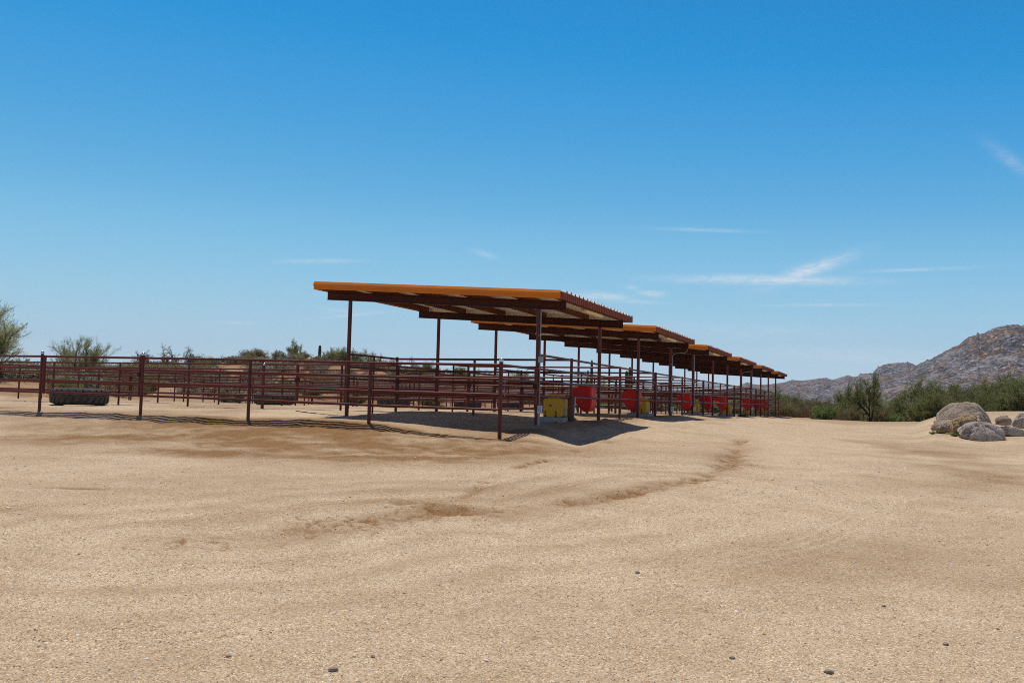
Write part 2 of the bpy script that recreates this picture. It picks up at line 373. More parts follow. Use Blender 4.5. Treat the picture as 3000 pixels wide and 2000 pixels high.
def ground_maps(x, y):
    """height detail (m) and soil colour (0 pale decomposed granite .. 1 bare brown dirt)"""
    d = np.hypot(x - CAM[0], y - CAM[1])
    s = (x - CAM[0]) * FW[0] + (y - CAM[1]) * FW[1]; t = (x - CAM[0]) * RT[0] + (y - CAM[1]) * RT[1]
    near = np.clip(1 - d / 90, 0, 1)
    h = .05 * fbm(x * .35, y * .35, 3, 1) + near * (.022 * fbm(x * 1.7, y * 1.7, 3, 5) + .010 * fbm(x * 6, y * 6, 3, 9))
    hill = sm(55, 90, d) * (x < 2); h = h + hill * (.8 * fbm(x * .05, y * .05, 4, 21) + .25 * fbm(x * .3, y * .3, 3, 22))
    # soil
    soil = .12 + .42 * np.clip(fbm(t * .30 + 3, s * .55, 5, 31, .6), -1, 1) * sm(2, 9, d)
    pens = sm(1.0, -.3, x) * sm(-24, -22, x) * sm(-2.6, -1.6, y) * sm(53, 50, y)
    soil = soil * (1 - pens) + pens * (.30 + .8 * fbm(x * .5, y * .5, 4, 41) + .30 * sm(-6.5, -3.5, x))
    bank = 1.0 * sm(2.3, .3, x) * sm(-7.6, -4.6, y) * sm(-1.6, -2.4, y) * sm(-16, -4, x)
    soil = soil + bank * (.68 + .8 * fbm(x * .6, y * 1.3, 4, 51) + .5 * fbm(x * 3.5, y * 5.0, 3, 54)); h = h + bank * .012 * fbm(x * 9, y * 9, 3, 55)
    h = h + bank * (.05 * fbm(x * 1.1, y * 1.4, 3, 52) + .035 * fbm(x * 3.0, y * 3.4, 3, 53))
    for cx, cy, rx, ry, k in ((-3.9,-5.95,1.1,.45,.75), (-4.9,-3.3,.6,.4,.6), (-1.65,-10.1,.5,.12,.6), (1.9,-13.3,.10,.06,.6), (.2,-3.9,1.7,.5,.35), (-2.3,-3.9,.3,.15,.9), (4.47,-2.2,.35,1.3,.45), (-7.2,-4.4,1.4,.5,.4)):
        b = blob(x, y, cx, cy, rx, ry); soil = soil + k * b * (1 + 1.4 * fbm(x * 3, y * 3, 3, 61)); h = h - .012 * b
    # scuffs left by turning wheels
    for cx, cy, rx, ry in ((2.0,-10.6,.45,.30), (1.45,-11.85,.55,.28), (1.25,-12.25,.5,.10), (2.35,-9.6,.4,.25), (2.0,-7.2,.35,.5), (1.9,-10.3,.7,.25), (2.2,-10.9,.35,.2)):
        b = blob(x, y, cx, cy, rx, ry); n = fbm(x * 2.6 + 7, y * 3.2, 3, 71)
        k = b * np.exp(-(n / .04) ** 2); soil = soil + .85 * k; h = h - .012 * k
    qc = polydist(x, y, RUT_C) + .10 * fbm(x * .9, y * .9, 3, 85); side = np.exp(-((qc - 1.2) / 1.3) ** 2)
    soil = soil + .16 * side * np.sin(qc * 9.0 + 2.0 * fbm(x * .5, y * .5, 2, 86)); h = h + .006 * side * np.sin(qc * 9.0)
    fine = np.exp(-((qc - 1.0) / .28) ** 2) + np.exp(-((qc - 2.6) / .28) ** 2); soil = soil + .14 * fine * np.sin(qc * 46) * (fbm(x * .8, y * .8, 2, 88) + .5); h = h + .004 * fine * np.sin(qc * 46)
    for pts, w, dep, k, wide in ((RUT_A, .16, .026, .36, .55), (RUT_B, .09, .026, .45, .9), (RUT_C, .20, .012, .20, .6)):
        q = polydist(x, y, pts) + .20 * fbm(x * 1.6, y * 1.6, 4, 81); n = np.clip(.4 + 1.6 * (fbm(x * 1.1, y * 1.1, 3, 82) + .15), 0, 1.4)
        g = np.exp(-(q / w) ** 2); soil = soil + k * g * n + .13 * np.exp(-(q / wide) ** 2) * (1 + fbm(x * 2, y * 2, 3, 87))
        h = h - dep * g * n + dep * .6 * np.exp(-((q - 1.9 * w) / w) ** 2)
        cl = np.exp(-(q / (w * 1.5)) ** 2) * np.clip(fbm(x * 7.0, y * 9.0, 4, 83) * 5 - .5, 0, 1) * n; cl = cl * (.35 if pts is RUT_C else 1); soil = soil + .75 * cl; h = h - .022 * cl
        h = h + (.006 if pts is RUT_C else .018) * np.exp(-(q / (w * 1.8)) ** 2) * np.clip(fbm(x * 9, y * 11, 3, 84) * 5 - .7, 0, 1) * n
    for pts, w, k in STREAKS:
        q = polydist(x, y, pts); soil = soil + k * np.exp(-(q / w) ** 2) * (.8 + 1.6 * fbm(x * 1.2, y * 1.2, 3, 91))
    for pts, w in PALES:
        q = polydist(x, y, pts); soil = soil - .25 * np.exp(-(q / w) ** 2)
    # churned berm along the road side of the pens
    for cx, cy, rx, ry, a in ((.35,3.4,.55,1.6,.05), (.3,.9,.5,1.2,.04), (.4,6.4,.35,1.2,.05), (.4,12.0,.4,1.8,.06), (.2,-.9,.6,.5,.03)):
        b = blob(x, y, cx, cy, rx, ry, 0); h = h + a * b * (.8 + 2.2 * fbm(x * 2.5, y * 2.5, 3, 95)); soil = soil + .5 * b
    # scraped bank behind the pens
    cut = sm(-23.2, -24.2, x) * sm(-40, -26, x) * (y < 20); soil = soil + .5 * cut; h = h + cut * .35 * np.abs(fbm(x * .5, y * .5, 4, 97))
    far = sm(35, 60, d); soil = soil * (1 - far) + far * np.where(x < 1, .82, .45) + far * .6 * fbm(x * .09, y * .09, 4, 98)
    return h, np.clip(soil, 0, 1)
def ground_z(x, y):
    a = np.atleast_1d(np.asarray(x, float)); b = np.atleast_1d(np.asarray(y, float))
    z = ground_smooth(a, b) + ground_maps(a, b)[0]
    return z if np.ndim(x) else float(z[0])

def build_ground():
    inner = np.radians(np.linspace(-36, 36, 820))
    side = np.radians(np.concatenate([np.linspace(36.6, 60, 40), np.linspace(62, 180, 60)]))
    ang = np.concatenate([-side[::-1][1:], inner, side])            # around the site
    r = np.concatenate([np.exp(np.linspace(np.log(.6), np.log(2.4), 14))[:-1], np.exp(np.linspace(np.log(2.4), np.log(75), 620)), np.exp(np.linspace(np.log(77), np.log(2700), 80))])
    A, R = np.meshgrid(ang, r, indexing='ij'); base = math.atan2(FW[1], FW[0])
    X = CAM[0] + R * np.cos(base - A); Y = CAM[1] + R * np.sin(base - A)
    h, soil = ground_maps(X, Y); Z = ground_smooth(X, Y) + h
    na, nr = X.shape
    v = np.stack([X, Y, Z], -1).reshape(-1, 3)
    c = len(v); v = np.vstack([v, [[CAM[0], CAM[1], float(Z[:, 0].mean())]]])
    i = np.arange(na)[:, None]; j = np.arange(nr - 1)[None, :]
    i2 = (i + 1) % na
    q = np.stack([i * nr + j, i2 * nr + j, i2 * nr + j + 1, i * nr + j + 1], -1).reshape(-1, 4)[:, ::-1]
    tri = np.stack([np.full(na, c), np.arange(na) * nr, ((np.arange(na) + 1) % na) * nr], -1)[:, ::-1]
    me = bpy.data.meshes.new('ground'); nq, ntr = len(q), len(tri)
    me.vertices.add(len(v)); me.vertices.foreach_set('co', v.ravel())
    me.loops.add(nq * 4 + ntr * 3); me.loops.foreach_set('vertex_index', np.concatenate([q.ravel(), tri.ravel()]))
    me.polygons.add(nq + ntr); me.polygons.foreach_set('loop_start', np.concatenate([np.arange(nq) * 4, nq * 4 + np.arange(ntr) * 3]))
    me.update(calc_edges=True)
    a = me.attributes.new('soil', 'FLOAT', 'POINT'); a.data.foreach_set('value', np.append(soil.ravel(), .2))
    d = np.hypot(v[:, 0] - CAM[0], v[:, 1] - CAM[1])
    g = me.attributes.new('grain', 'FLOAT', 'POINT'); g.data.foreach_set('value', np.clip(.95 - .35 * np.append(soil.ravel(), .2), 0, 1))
    me.polygons.foreach_set('use_smooth', np.ones(nq + ntr, bool))
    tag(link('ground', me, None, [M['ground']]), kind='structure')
build_ground()

def np_mesh(name, v, q, attr=None, smooth=False):
    """mesh from numpy arrays of equal sided faces"""
    me = bpy.data.meshes.new(name); n, k = q.shape
    me.vertices.add(len(v)); me.vertices.foreach_set('co', np.ascontiguousarray(v, np.float32).ravel())
    me.loops.add(n * k); me.loops.foreach_set('vertex_index', np.ascontiguousarray(q, np.int32).ravel())
    me.polygons.add(n); me.polygons.foreach_set('loop_start', np.arange(n, dtype=np.int32) * k)
    me.update(calc_edges=True)
    if attr is not None:
        a = me.attributes.new('tone', 'FLOAT', 'POINT'); a.data.foreach_set('value', np.ascontiguousarray(attr, np.float32))
    me.polygons.foreach_set('use_smooth', np.full(n, smooth))
    return me

# loose gravel lying on the near ground
def gravel_mat():
    t = NT('gravel_stone'); a = t.new('ShaderNodeAttribute', attribute_name='tone').outputs['Fac']
    t.base(t.ramp(a, [(0, (.12, .075, .045)), (.025, (.20, .14, .10)), (.06, (.34, .235, .15)), (.35, (.48, .355, .24)), (.62, (.56, .44, .33)), (.86, (.62, .54, .46)), (.94, (.72, .69, .65)), (1, (.80, .79, .78))]))
    t.set(.85, 0, .1); return t.m
M['gravel'] = gravel_mat()
def build_gravel(n=46000, m=9000, seed=4):
    rs = np.random.RandomState(seed)
    r = np.exp(rs.uniform(np.log(3.6), np.log(17), n)); a = rs.uniform(-.60, .60, n)
    base = math.atan2(FW[1], FW[0])
    size = np.clip(rs.lognormal(math.log(.0034), .42, n), .0018, .011) * (.8 + r / 14)
    r2 = rs.uniform(11, 46, m); r = np.append(r, r2); a = np.append(a, rs.uniform(-.60, .60, m)); size = np.append(size, np.clip(rs.lognormal(math.log(.008), .4, m), .004, .022) * (.6 + r2 / 45)); n = n + m
    x = CAM[0] + r * np.cos(base - a); y = CAM[1] + r * np.sin(base - a)
    z = ground_z(x, y)
    oct_v = np.array([(1,0,0),(0,1,0),(-1,0,0),(0,-1,0),(0,0,.8),(0,0,-.6)]); oct_f = np.array([(0,1,4),(1,2,4),(2,3,4),(3,0,4),(1,0,5),(2,1,5),(3,2,5),(0,3,5)])
    th = rs.uniform(0, 6.28, n); c, s = np.cos(th), np.sin(th)
    sc = rs.uniform(.6, 1.35, (n, 3)) * size[:, None]; sc[:, 2] *= .75
    sc[:, 2] *= .55; P = oct_v[None] * sc[:, None, :] + rs.uniform(-.25, .25, (n, 6, 3)) * size[:, None, None]
    V = np.stack([P[..., 0] * c[:, None] - P[..., 1] * s[:, None], P[..., 0] * s[:, None] + P[..., 1] * c[:, None], P[..., 2]], -1)
    V += np.stack([x, y, z + size * .10], -1)[:, None, :]
    F = (oct_f[None] + (np.arange(n) * 6)[:, None, None]).reshape(-1, 3)
    tone = np.repeat(rs.uniform(0, 1, n), 6)
    tag(link('gravel', np_mesh('gravel', V.reshape(-1, 3), F, tone), None, [M['gravel']]), 'loose pale decomposed granite grit scattered over the sandy lot', 'gravel', kind='stuff')
build_gravel()

# ------------------------------------------------------------------ mountains
RIDGES = {
 'far': (2000, 900, [(.10,4),(.17,12),(.219,26.7),(.2452,39.2),(.2602,51.9),(.2639,48.3),(.2752,46.6),(.2865,48.6),(.3015,53.9),(.309,59.5),(.312,58.9),(.3203,57.7),(.3391,63.9),(.3473,65.8),(.353,61.6),(.3616,66.5),(.371,72.9),(.3766,68.7),(.386,72.1),(.3992,65.2),(.4217,58.8),(.47,40),(.55,10)]),
 'middle': (1600, 850, [(.33,4),(.3541,25.4),(.3691,37.9),(.3804,54),(.3842,61.4),(.3936,61.7),(.3977,62.5),(.4037,72.9),(.4105,78),(.4162,80.6),(.435,82.5),(.4365,84.4),(.4384,82.1),(.4451,78.1),(.4594,66.6),(.4894,49.7),(.56,12)]),
 'near': (1250, 620, [(.35,4),(.3841,21.8),(.3992,32.5),(.4142,42.4),(.4331,53.3),(.4481,62.6),(.4565,68.1),(.458,70),(.4602,68.7),(.467,73.6),(.4746,79),(.4859,86.9),(.4935,90.9),(.4999,98.1),(.5049,102.1),(.5124,105.1),(.5132,108.9),(.5147,109),(.5158,106.2),(.5219,108.7),(.5295,113.7),(.537,117.2),(.5465,119.4),(.5559,120.1),(.5582,121.6),(.5616,118.9),(.5692,121.5),(.5957,134.1),(.626,139.7),(.6792,157.9),(.7547,150.7),(.9,130),(1.1,60)]),
}
def build_mountain(key, nu, nv, seed):
    D1, D0, prof = RIDGES[key]; prof = np.array(prof)
    tt = np.linspace(prof[0, 0], prof[-1, 0], nu); zr = np.interp(tt, prof[:, 0], prof[:, 1])
    u = np.linspace(0, 1.5, nv)
    T, U = np.meshgrid(tt, u, indexing='ij'); ZR = zr[:, None] + 0 * U
    wob = 1 + .06 * fbm(T * 14, T * 0, 3, seed)
    D = (D0 + (D1 - D0) * U) * wob
    X = CAM[0] + (FW[0] + RT[0] * T) * D; Y = CAM[1] + (FW[1] + RT[1] * T) * D
    k = np.where(U <= 1, np.clip(U, 0, 1) ** 1.15, 1 - .9 * (U - 1) / .5)
    # spurs and gullies that run down the face; the crest keeps its own line (heights are set at the true distance)
    sp = fbm(X * .006 + 3, Y * .006, 4, seed + 1); gl = np.abs(fbm(X * .013, Y * .013, 4, seed + 2))
    fade = np.clip(np.abs(1 - U) * 4, 0, 1)
    Z = -4 + (ZR * wob + 4) * k + fade * k ** .5 * (ZR * .45 * sp - ZR * .35 * (gl - .15))
    b = fbm(X * .05, Y * .05, 4, seed + 3); c = np.abs(fbm(X * .14, Y * .14, 3, seed + 4))
    Z = Z + (3.0 * b * fade + 3.2 * (c - .12)) * np.clip(k * 3, 0, 1) * np.clip(ZR / 60, .3, 1)
    n = np.arange(nu - 1)[:, None]; m = np.arange(nv - 1)[None, :]
    q = np.stack([n * nv + m, (n + 1) * nv + m, (n + 1) * nv + m + 1, n * nv + m + 1], -1).reshape(-1, 4)
    me = np_mesh('mountain', np.stack([X, Y, Z], -1).reshape(-1, 3), q, None, True)
    tag(link('mountain', me, None, [M['mountain']]), kind='structure')
build_mountain('far', 420, 150, 101); build_mountain('middle', 330, 170, 202); build_mountain('near', 620, 260, 303)

# ------------------------------------------------------------------ pipe fences and gates
FENCE = 'maroon pipe fences around the horse pens'
def shift(mb, loc):
    mb.v = [(a - loc[0], b - loc[1], c - loc[2]) for a, b, c in mb.v]; return mb
def fence(label, posts, runs, group=FENCE, r_post=.034, r_rail=.026, caps=()):
    """posts: (x, y, base, top, radius factor); runs: (first post, last post, [rail heights at first], [at last])"""
    loc = (posts[0][0], posts[0][1], posts[0][2])
    root = tag(empty('pipe_fence', loc), label, 'fence', group)
    for i, (x, y, b, t, k) in enumerate(posts):
        m = MB(); m.tube([(x, y, b - .06), (x, y, t)], r_post * k, 12)
        po = shift(m, loc).build('post', M['maroon_pipe'], root)
        if i in caps:
            c = MB(); c.ball((x, y, t), r_post * k * 1.12, 14, 7, True); c.tube([(x, y, t - .03), (x, y, t)], r_post * k * 1.1, 14)
            shift(c, loc).build('post_cap', M['chrome_cap'], po)
    for pts in runs:
        m = MB(); m.tube(pts, r_rail, 10); shift(m, loc).build('rail', M['maroon_pipe'], root)
    return root
def gate(label, a, b, za, zb, heights, group='maroon pipe gates of the horse pens', r=.026, stile=.035):
    loc = (a[0], a[1], za + heights[-1])
    root = tag(empty('pipe_gate', loc), label, 'gate', group)
    for (x, y), z in ((a, za), (b, zb)):
        m = MB(); m.tube([(x, y, z + heights[-1] - .03), (x, y, z + heights[0] + .03)], stile, 12); shift(m, loc).build('stile', M['maroon_pipe'], root)
    for h in heights:
        m = MB(); m.tube([(a[0], a[1], za + h), (b[0], b[1], zb + h)], r, 10); shift(m, loc).build('rail', M['maroon_pipe'], root)
    m = MB(); p = (b[0], b[1], zb + heights[1] - .09); m.box((p[0] - .05, p[1] - .05, p[2] - .06), (p[0] + .05, p[1] + .05, p[2] + .03)); shift(m, loc).build('latch', M['maroon_steel'], root)
    return root
LOW = (1.20, .93, .63, .36); TALL = (1.50, 1.20, .935, .625)
gz = ground_z
# front fence, with its own gentle rise to the left
fx = [0.05, -2.80, -5.76, -8.72, -11.83, -14.9, -18.4, -22.0]
ftop = [1.19, 1.21, 1.25, 1.28, 1.305, 1.315, 1.32, 1.33]
fp = [(x, YF, gz(x, YF), t + (.09 if i in (0, 3, 4) else 0), 1.15 if i == 0 else 1.05) for i, (x, t) in enumerate(zip(fx, ftop))]
drop = [(0, 0, 0, 0), (.27, .27, .27, .27), (.56, .57, .57, .57), (.84, .86, .87, .87)]
runs = []
for lo, hi in ((0, 3), (4, 7)):
    for d in (0, .27, .565, .85):
        runs.append([(fx[i], YF, ftop[i] - d) for i in range(lo, hi + 1)])
fence('maroon pipe fence along the front of the first pen, facing the gravel lot', fp, runs, caps=(0, 3, 4))
gate('closed maroon pipe gate in the front fence between two chrome-capped posts', (-11.755, YF + .01), (-8.79, YF + .01), ftop[4] - 1.2, ftop[3] - 1.2, (1.20, .93, .635, .35), stile=.042)
# road-side fence: low by the first post, tall along the roofs, low again past the last roof
pr = []; ys = []
pr.append((0.0, YD[0], gz(0, YD[0]), 1.54, 1.0))
for y in YD[1:10]: pr.append((0.0, y, gz(0, y), 1.53, 1.0 if (round((y - YD[0]) / PITCH) % 2) else 1.35))
runs = [[(0, .06, h), (0, 24, h - .01), (0, YD[9], h)] for h in TALL]
fence('tall four rail pipe fence beside the road, running past the red feeders', pr, runs)
gate('closed low pipe gate between the chrome-capped corner post and the nearest roof post', (0.0, YF + .10), (0.0, -.09), 0, 0, (1.195, .925, .63, .36))
fence('low pipe fence ending the road side beyond the last feeders', [(0, 43.3, gz(0, 43.3), 1.13, .9), (0, 47.6, gz(0, 47.6), 1.16, .9), (0, YD[11], gz(0, 50), 1.2, 1.0)], [[(0, YD[9], h), (0, 50, h)] for h in (1.16, .86, .50, .20)])
# dividers between the pens: tall under the roof, low out to the back
ORD = ['first', 'second', 'third', 'fourth', 'fifth', 'sixth', 'seventh', 'eighth', 'ninth', 'tenth', 'eleventh', 'end']
for k, y in enumerate(YD):
    xs = [-6.29, -8.78, -11.3, -13.84, -16.45, -19.2, -21.95]
    base = float(ground_smooth(-12.0, y)); top = base + 1.19 if k else 1.335
    posts = [(XL, y, gz(XL, y), 1.55, 1.0)] + [(x, y, gz(x, y), top + (.08 if (k == 0 and i == 1) else 0), .85) for i, x in enumerate(xs)]
    if k < 11: posts.append((-2.5, y, gz(-2.5, y), 1.52, .9))
    runs = []
    if k < 11: runs += [[(XL, y, h), (-.02, y, h)] for h in TALL[:4]]
    else: runs += [[(XL, y, h - .3), (-.02, y, h - .34)] for h in TALL[:4]]
    runs += [[(XL, y, top - d), (-21.95, y, top - d)] for d in (0, .27, .57, .84)]
    fence('%s pen divider behind the front fence, tall under the roofs, low to the left' % ORD[k] if k < 11 else 'far end pipe fence closing the last pen beside the bushes', posts, runs)
# back fence
by = list(np.arange(YF, 50.01, 2.606)); bp = [(XB, y, gz(XB, y), float(ground_smooth(XB, y)) + 1.22, .85) for y in by]
fence('long back fence of maroon pipe along the foot of the brushy hill', bp, [[(XB, y, float(ground_smooth(XB, y)) + 1.21 - d) for y in by] for d in (0, .27, .57, .84)])
# panels and gates in the line of the left roof posts
for k in range(12):
    y0 = YP[k]; y1 = YD[k] if k < 11 else 50.0
    fence('pipe panel joining the left post of roof row %d to the divider behind it' % (k + 1), [(XL, y0 + (y1 - y0) * .5, gz(XL, y0 + (y1 - y0) * .5), 1.5, .7)], [[(XL, y0 + .06, h), (XL, y1 - .03, h)] for h in TALL])
    if k > 0:
        gate('closed pipe gate beside the left post of roof row %d' % (k + 1), (XL, y0 - .07), (XL, YD[k - 1] + .07), .13 if k < 5 else .0, .13 if k < 5 else .0, (1.18, .90, .62, .34))
gate('open pipe gate swung into the first pen from its left roof post', (XL - .06, .02), (-6.86, 1.15), .12, .12, (1.16, .88, .60, .24), stile=.04)
fence('chrome-capped extra gate post with a doubled stile on the first pen divider', [(-8.68, 2.2, gz(-8.68, 2.2), 1.34, .9)], [], caps=(0,))

def eave_glint_mat():  # translucent white of the strips added to glow along the eave
    t = NT('eave_glint'); t.base((.9, .88, .85)); t.set(.5)
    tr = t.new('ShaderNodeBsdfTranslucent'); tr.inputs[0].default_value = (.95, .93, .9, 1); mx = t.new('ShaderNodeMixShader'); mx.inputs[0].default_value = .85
    t.L(t.b.outputs[0], mx.inputs[1]); t.L(tr.outputs[0], mx.inputs[2]); t.L(mx.outputs[0], t.out.inputs[0]); M['eave_glint'] = t.m
eave_glint_mat()
# ------------------------------------------------------------------ shade roofs
SL = 0.0572                                             # fall of the roof towards the road
def zb(x): return 2.4673 - SL * x                       # underside of a beam at x
X0, X1 = -5.32, 0.655
def shelter(k, label):
    ya, yb_ = YP[2 * k], YP[2 * k + 1]; y0, y1 = ya - .50, yb_ + .52
    loc = (0, ya, 0)
    root = tag(empty('shade_shelter', loc), label, 'shelter', 'open sided shade shelters over the pens')
    def part(name, m, mat, parent=root, bevel=0): return shift(m, loc).build(name, M[mat], parent, bevel)
    for y in (ya, yb_):
        for x, r in ((0, .046), (XL, .046)):
            m = MB(); m.tube([(x, y, gz(x, y) - .08), (x, y, zb(x) + .01)], r, 16); part('post', m, 'maroon_pipe')
        # I-beam
        m = MB(); a, b = XL - .627, .611
        for dz0, dz1, w in ((0, .012, .055), (.178, .190, .055), (.012, .178, .006)):
            m.add([(a, y - w, zb(a) + dz0), (b, y - w, zb(b) + dz0), (b, y + w, zb(b) + dz0), (a, y + w, zb(a) + dz0), (a, y - w, zb(a) + dz1), (b, y - w, zb(b) + dz1), (b, y + w, zb(b) + dz1), (a, y + w, zb(a) + dz1)],
                  [(0,3,2,1),(4,5,6,7),(0,1,5,4),(1,2,6,5),(2,3,7,6),(3,0,4,7)])
        part('beam', m, 'maroon_steel')
    for x in (-5.22, -4.05, -2.85, -1.65, -.45, .56):
        z = zb(x) + .192; m = MB()
        if x > .5: m.box((x - .045, y0 + .05, z), (x + .045, y1 - .05, z + .150))
        else:
            m.box((x - .004, y0 + .05, z), (x + .004, y1 - .05, z + .150)); m.box((x + .004, y0 + .05, z), (x + .055, y1 - .05, z + .006)); m.box((x - .055, y0 + .05, z + .144), (x - .004, y1 - .05, z + .150))
        part('purlin', m, 'purlin_rust')
    # ribbed roof sheet: ribs run down the slope, thin metal with a real thickness
    def zt(x): return zb(x) + .345
    m = MB(); prof = []; y = y0 + .03
    while y < y1 - .33:
        prof += [(y, 0), (y + .215, 0), (y + .238, .034), (y + .266, .034), (y + .289, 0)]; y += .3048
    prof += [(y1 - .03, 0)]
    a, b = X0 + .03, X1 + .020
    v = []; f = []
    for p, q in prof: v += [(a, p, zt(a) + q), (b, p, zt(b) + q), (a, p, zt(a) + q - .0), (b, p, zt(b) + q)]
    n = len(prof)
    for i in range(n - 1): f.append((4*i, 4*i+1, 4*i+5, 4*i+4))
    m.add([p for p in v], f); part('roof_sheet', m, 'roof_sheet')
    m = MB(); yy0, yy1 = y0 + .025, y1 - .025; nb = 20
    for i in range(nb):                                 # flat pans of the soffit with small seams
        p, q = yy0 + (yy1 - yy0) * i / nb, yy0 + (yy1 - yy0) * (i + 1) / nb - .006
        m.add([(a, p, zt(a) - .004), (b - .06, p, zt(b) - .004), (b - .06, q, zt(b) - .004), (a, q, zt(a) - .004), (a, p, zt(a) - .0025), (b - .06, p, zt(b) - .0025), (b - .06, q, zt(b) - .0025), (a, q, zt(a) - .0025)], [(0,3,2,1),(4,5,6,7),(0,1,5,4),(1,2,6,5),(2,3,7,6),(3,0,4,7)])
    part('soffit', m, 'soffit_sheet')
    # rake trim with its folded profile, front and back
    for yy, sgn in ((y0, -1), (y1, 1)):
        sec = [(0.02, .375), (-.022, .368), (-.052, .312), (-.052, .258), (-.028, .246), (-.036, .196), (-.030, .190), (-.004, .190), (-.004, .350)]
        m = MB(); vv = []; N = len(sec)
        for x in (X0, X1):
            for o, dz in sec: vv.append((x, yy - sgn * o, zb(x) + dz))
        ff = [(i, (i + 1) % N, (i + 1) % N + N, i + N) for i in range(N)] + [tuple(range(N - 1, -1, -1)), tuple(range(N, 2 * N))]
        m.add(vv, ff); part('rake_trim', m, 'orange_trim')
    m = MB(); yl = y1 - .016
    m.add([(X0 + .01, yl, zb(X0) + .195), (X1, yl, zb(X1) + .195), (X1, yl, zb(X1) + .338), (X0 + .01, yl, zb(X0) + .338), (X0 + .01, yl + .006, zb(X0) + .195), (X1, yl + .006, zb(X1) + .195), (X1, yl + .006, zb(X1) + .338), (X0 + .01, yl + .006, zb(X0) + .338)], [(0,1,2,3),(7,6,5,4),(0,4,5,1),(3,2,6,7)])
    part('trim_liner', m, 'soffit_sheet')
    # eave trim on the road side: fluted
    m = MB(); pts = []; y = y0 + .004
    while y < y1 - .14:
        pts += [(y, 0), (y + .075, 0), (y + .086, .024), (y + .118, .024), (y + .129, 0)]; y += .139
    pts.append((y1 - .004, 0)); vv = []; ff = []
    for p, o in pts: vv += [(X1 + .012 + o, p, zb(X1) + .190), (X1 + .022 + o, p, zb(X1) + .340)]
    for i in range(len(pts) - 1): ff.append((2*i, 2*i+2, 2*i+3, 2*i+1))
    nn = len(vv); vv += [(X1 + .004, pts[0][0], zb(X1) + .190), (X1 + .004, pts[0][0], zb(X1) + .340), (X1 + .004, pts[-1][0], zb(X1) + .190), (X1 + .004, pts[-1][0], zb(X1) + .340)]
    ff += [(nn, nn + 1, nn + 3, nn + 2)]
    m.add(vv, ff); part('eave_trim', m, 'eave_maroon')
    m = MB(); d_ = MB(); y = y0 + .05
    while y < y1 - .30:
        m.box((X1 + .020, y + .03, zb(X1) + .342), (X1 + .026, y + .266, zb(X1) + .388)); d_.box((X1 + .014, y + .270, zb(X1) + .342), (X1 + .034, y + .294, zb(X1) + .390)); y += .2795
    part('eave_glint_strip', m, 'eave_glint'); part('rib_cap', d_, 'maroon_steel')  # white strips are added to give bright glints along the eave top
    m = MB(); m.box((X1 + .030, y1 - .045, zb(X1) + .185), (X1 + .075, y1 + .012, zb(X1) + .365)); part('corner_cap', m, 'galvanised')
    m = MB(); m.box((X0 - .012, y0, zb(X0) + .185), (X0 + .004, y1, zb(X0) + .352)); part('back_eave_trim', m, 'orange_trim')
    return root
RL = ['nearest shade roof on maroon posts with orange edge trim, largest in view', 'second shade roof from the front, just behind the nearest one', 'third shade roof from the front in the receding row', 'fourth shade roof from the front in the receding row', 'fifth shade roof, next to last in the receding row', 'farthest and smallest shade roof at the end of the row']
for k in range(6): shelter(k, RL[k])

# fluorescent fittings under the road-side eaves
for k in range(6):
    y0 = YP[2 * k] + 1.78; z = zb(.40) + .225; x = .43
    root = tag(empty('light_fixture', (x, y0, z)), 'yellowed fluorescent light fitting under the eave of the %s' % ('nearest roof', 'second roof', 'third roof', 'fourth roof', 'fifth roof', 'farthest roof')[k], 'light fixture', 'light fittings under the eaves')
    m = MB(); m.box((-.075, .02, -.035), (.075, 1.33, 0)); m.build('housing', M['lamp_body'], root, .008)
    m = MB(); pr_ = [(-.085, -.035), (-.075, -.075), (-.04, -.100), (.04, -.100), (.075, -.075), (.085, -.035)]
    m.prism(pr_, 'y', 0, 1.35); m.build('lens', M['lamp_lens'], root, .01)
    m = MB(); m.box((-.02, .25, 0), (.02, .29, .10)); m.box((-.02, 1.06, 0), (.02, 1.10, .10)); m.build('hanger', M['lamp_body'], root)
    m = MB(); m.box((-.088, .36, -.05), (-.080, .385, -.02)); m.box((-.088, .95, -.05), (-.080, .975, -.02)); m.build('clip', M['galvanised'], root)

# conduits with their boxes on the road-side posts
def conduit(y, curved, label, boxes=((1.33, .13, 'grey_box'), (.26, .17, 'white_box'))):
    g = gz(.06, y); root = tag(empty('electrical_conduit', (.062, y - .03, g)), label, 'conduit', 'electrical conduits on the roof posts')
    def z(v): return v - g
    m = MB()
    if curved:
        pts = [(0, 0, z(.3)), (0, 0, z(2.12))] + [(.16 - .16 * math.cos(t), 0, z(2.12 + .16 * math.sin(t))) for t in (.3, .6, .9, 1.2, 1.57)] + [(.44, -.03, z(2.29)), (.50, .05, z(2.36)), (.42, .9, z(2.76))]
        if y > 20: pts = pts
    else: pts = [(0, 0, z(.3)), (0, 0, z(2.46))]
    m.tube(pts, .012, 8); m.build('pipe', M['galvanised'], root)
    m = MB(); m.tube([(-.006, 0, -.04), (-.006, 0, z(.3))], .026, 10); m.build('riser', M['galvanised'], root)
    for h, s, mat in boxes:
        m = MB(); m.box((-.03, -.045, z(h)), (.065, .03, z(h) + s)); m.build('junction_box', M[mat], root, .006)
    m = MB()
    for h in (.75, 1.2, 1.9): m.box((-.05, -.015, z(h)), (.02, .015, z(h) + .02))
    m.build('strap', M['galvanised'], root)
conduit(YP[0], False, 'grey conduit with two boxes up the nearest road-side roof post')
conduit(YP[3], True, 'curved conduit arching from a road-side post to the second roof')
conduit(YP[4], False, 'straight conduit with two boxes on the front post of the third roof')
conduit(YP[7], True, 'curved conduit arching from a road-side post to the fourth roof')
conduit(YP[8], False, 'straight conduit on the front post of the fifth roof')

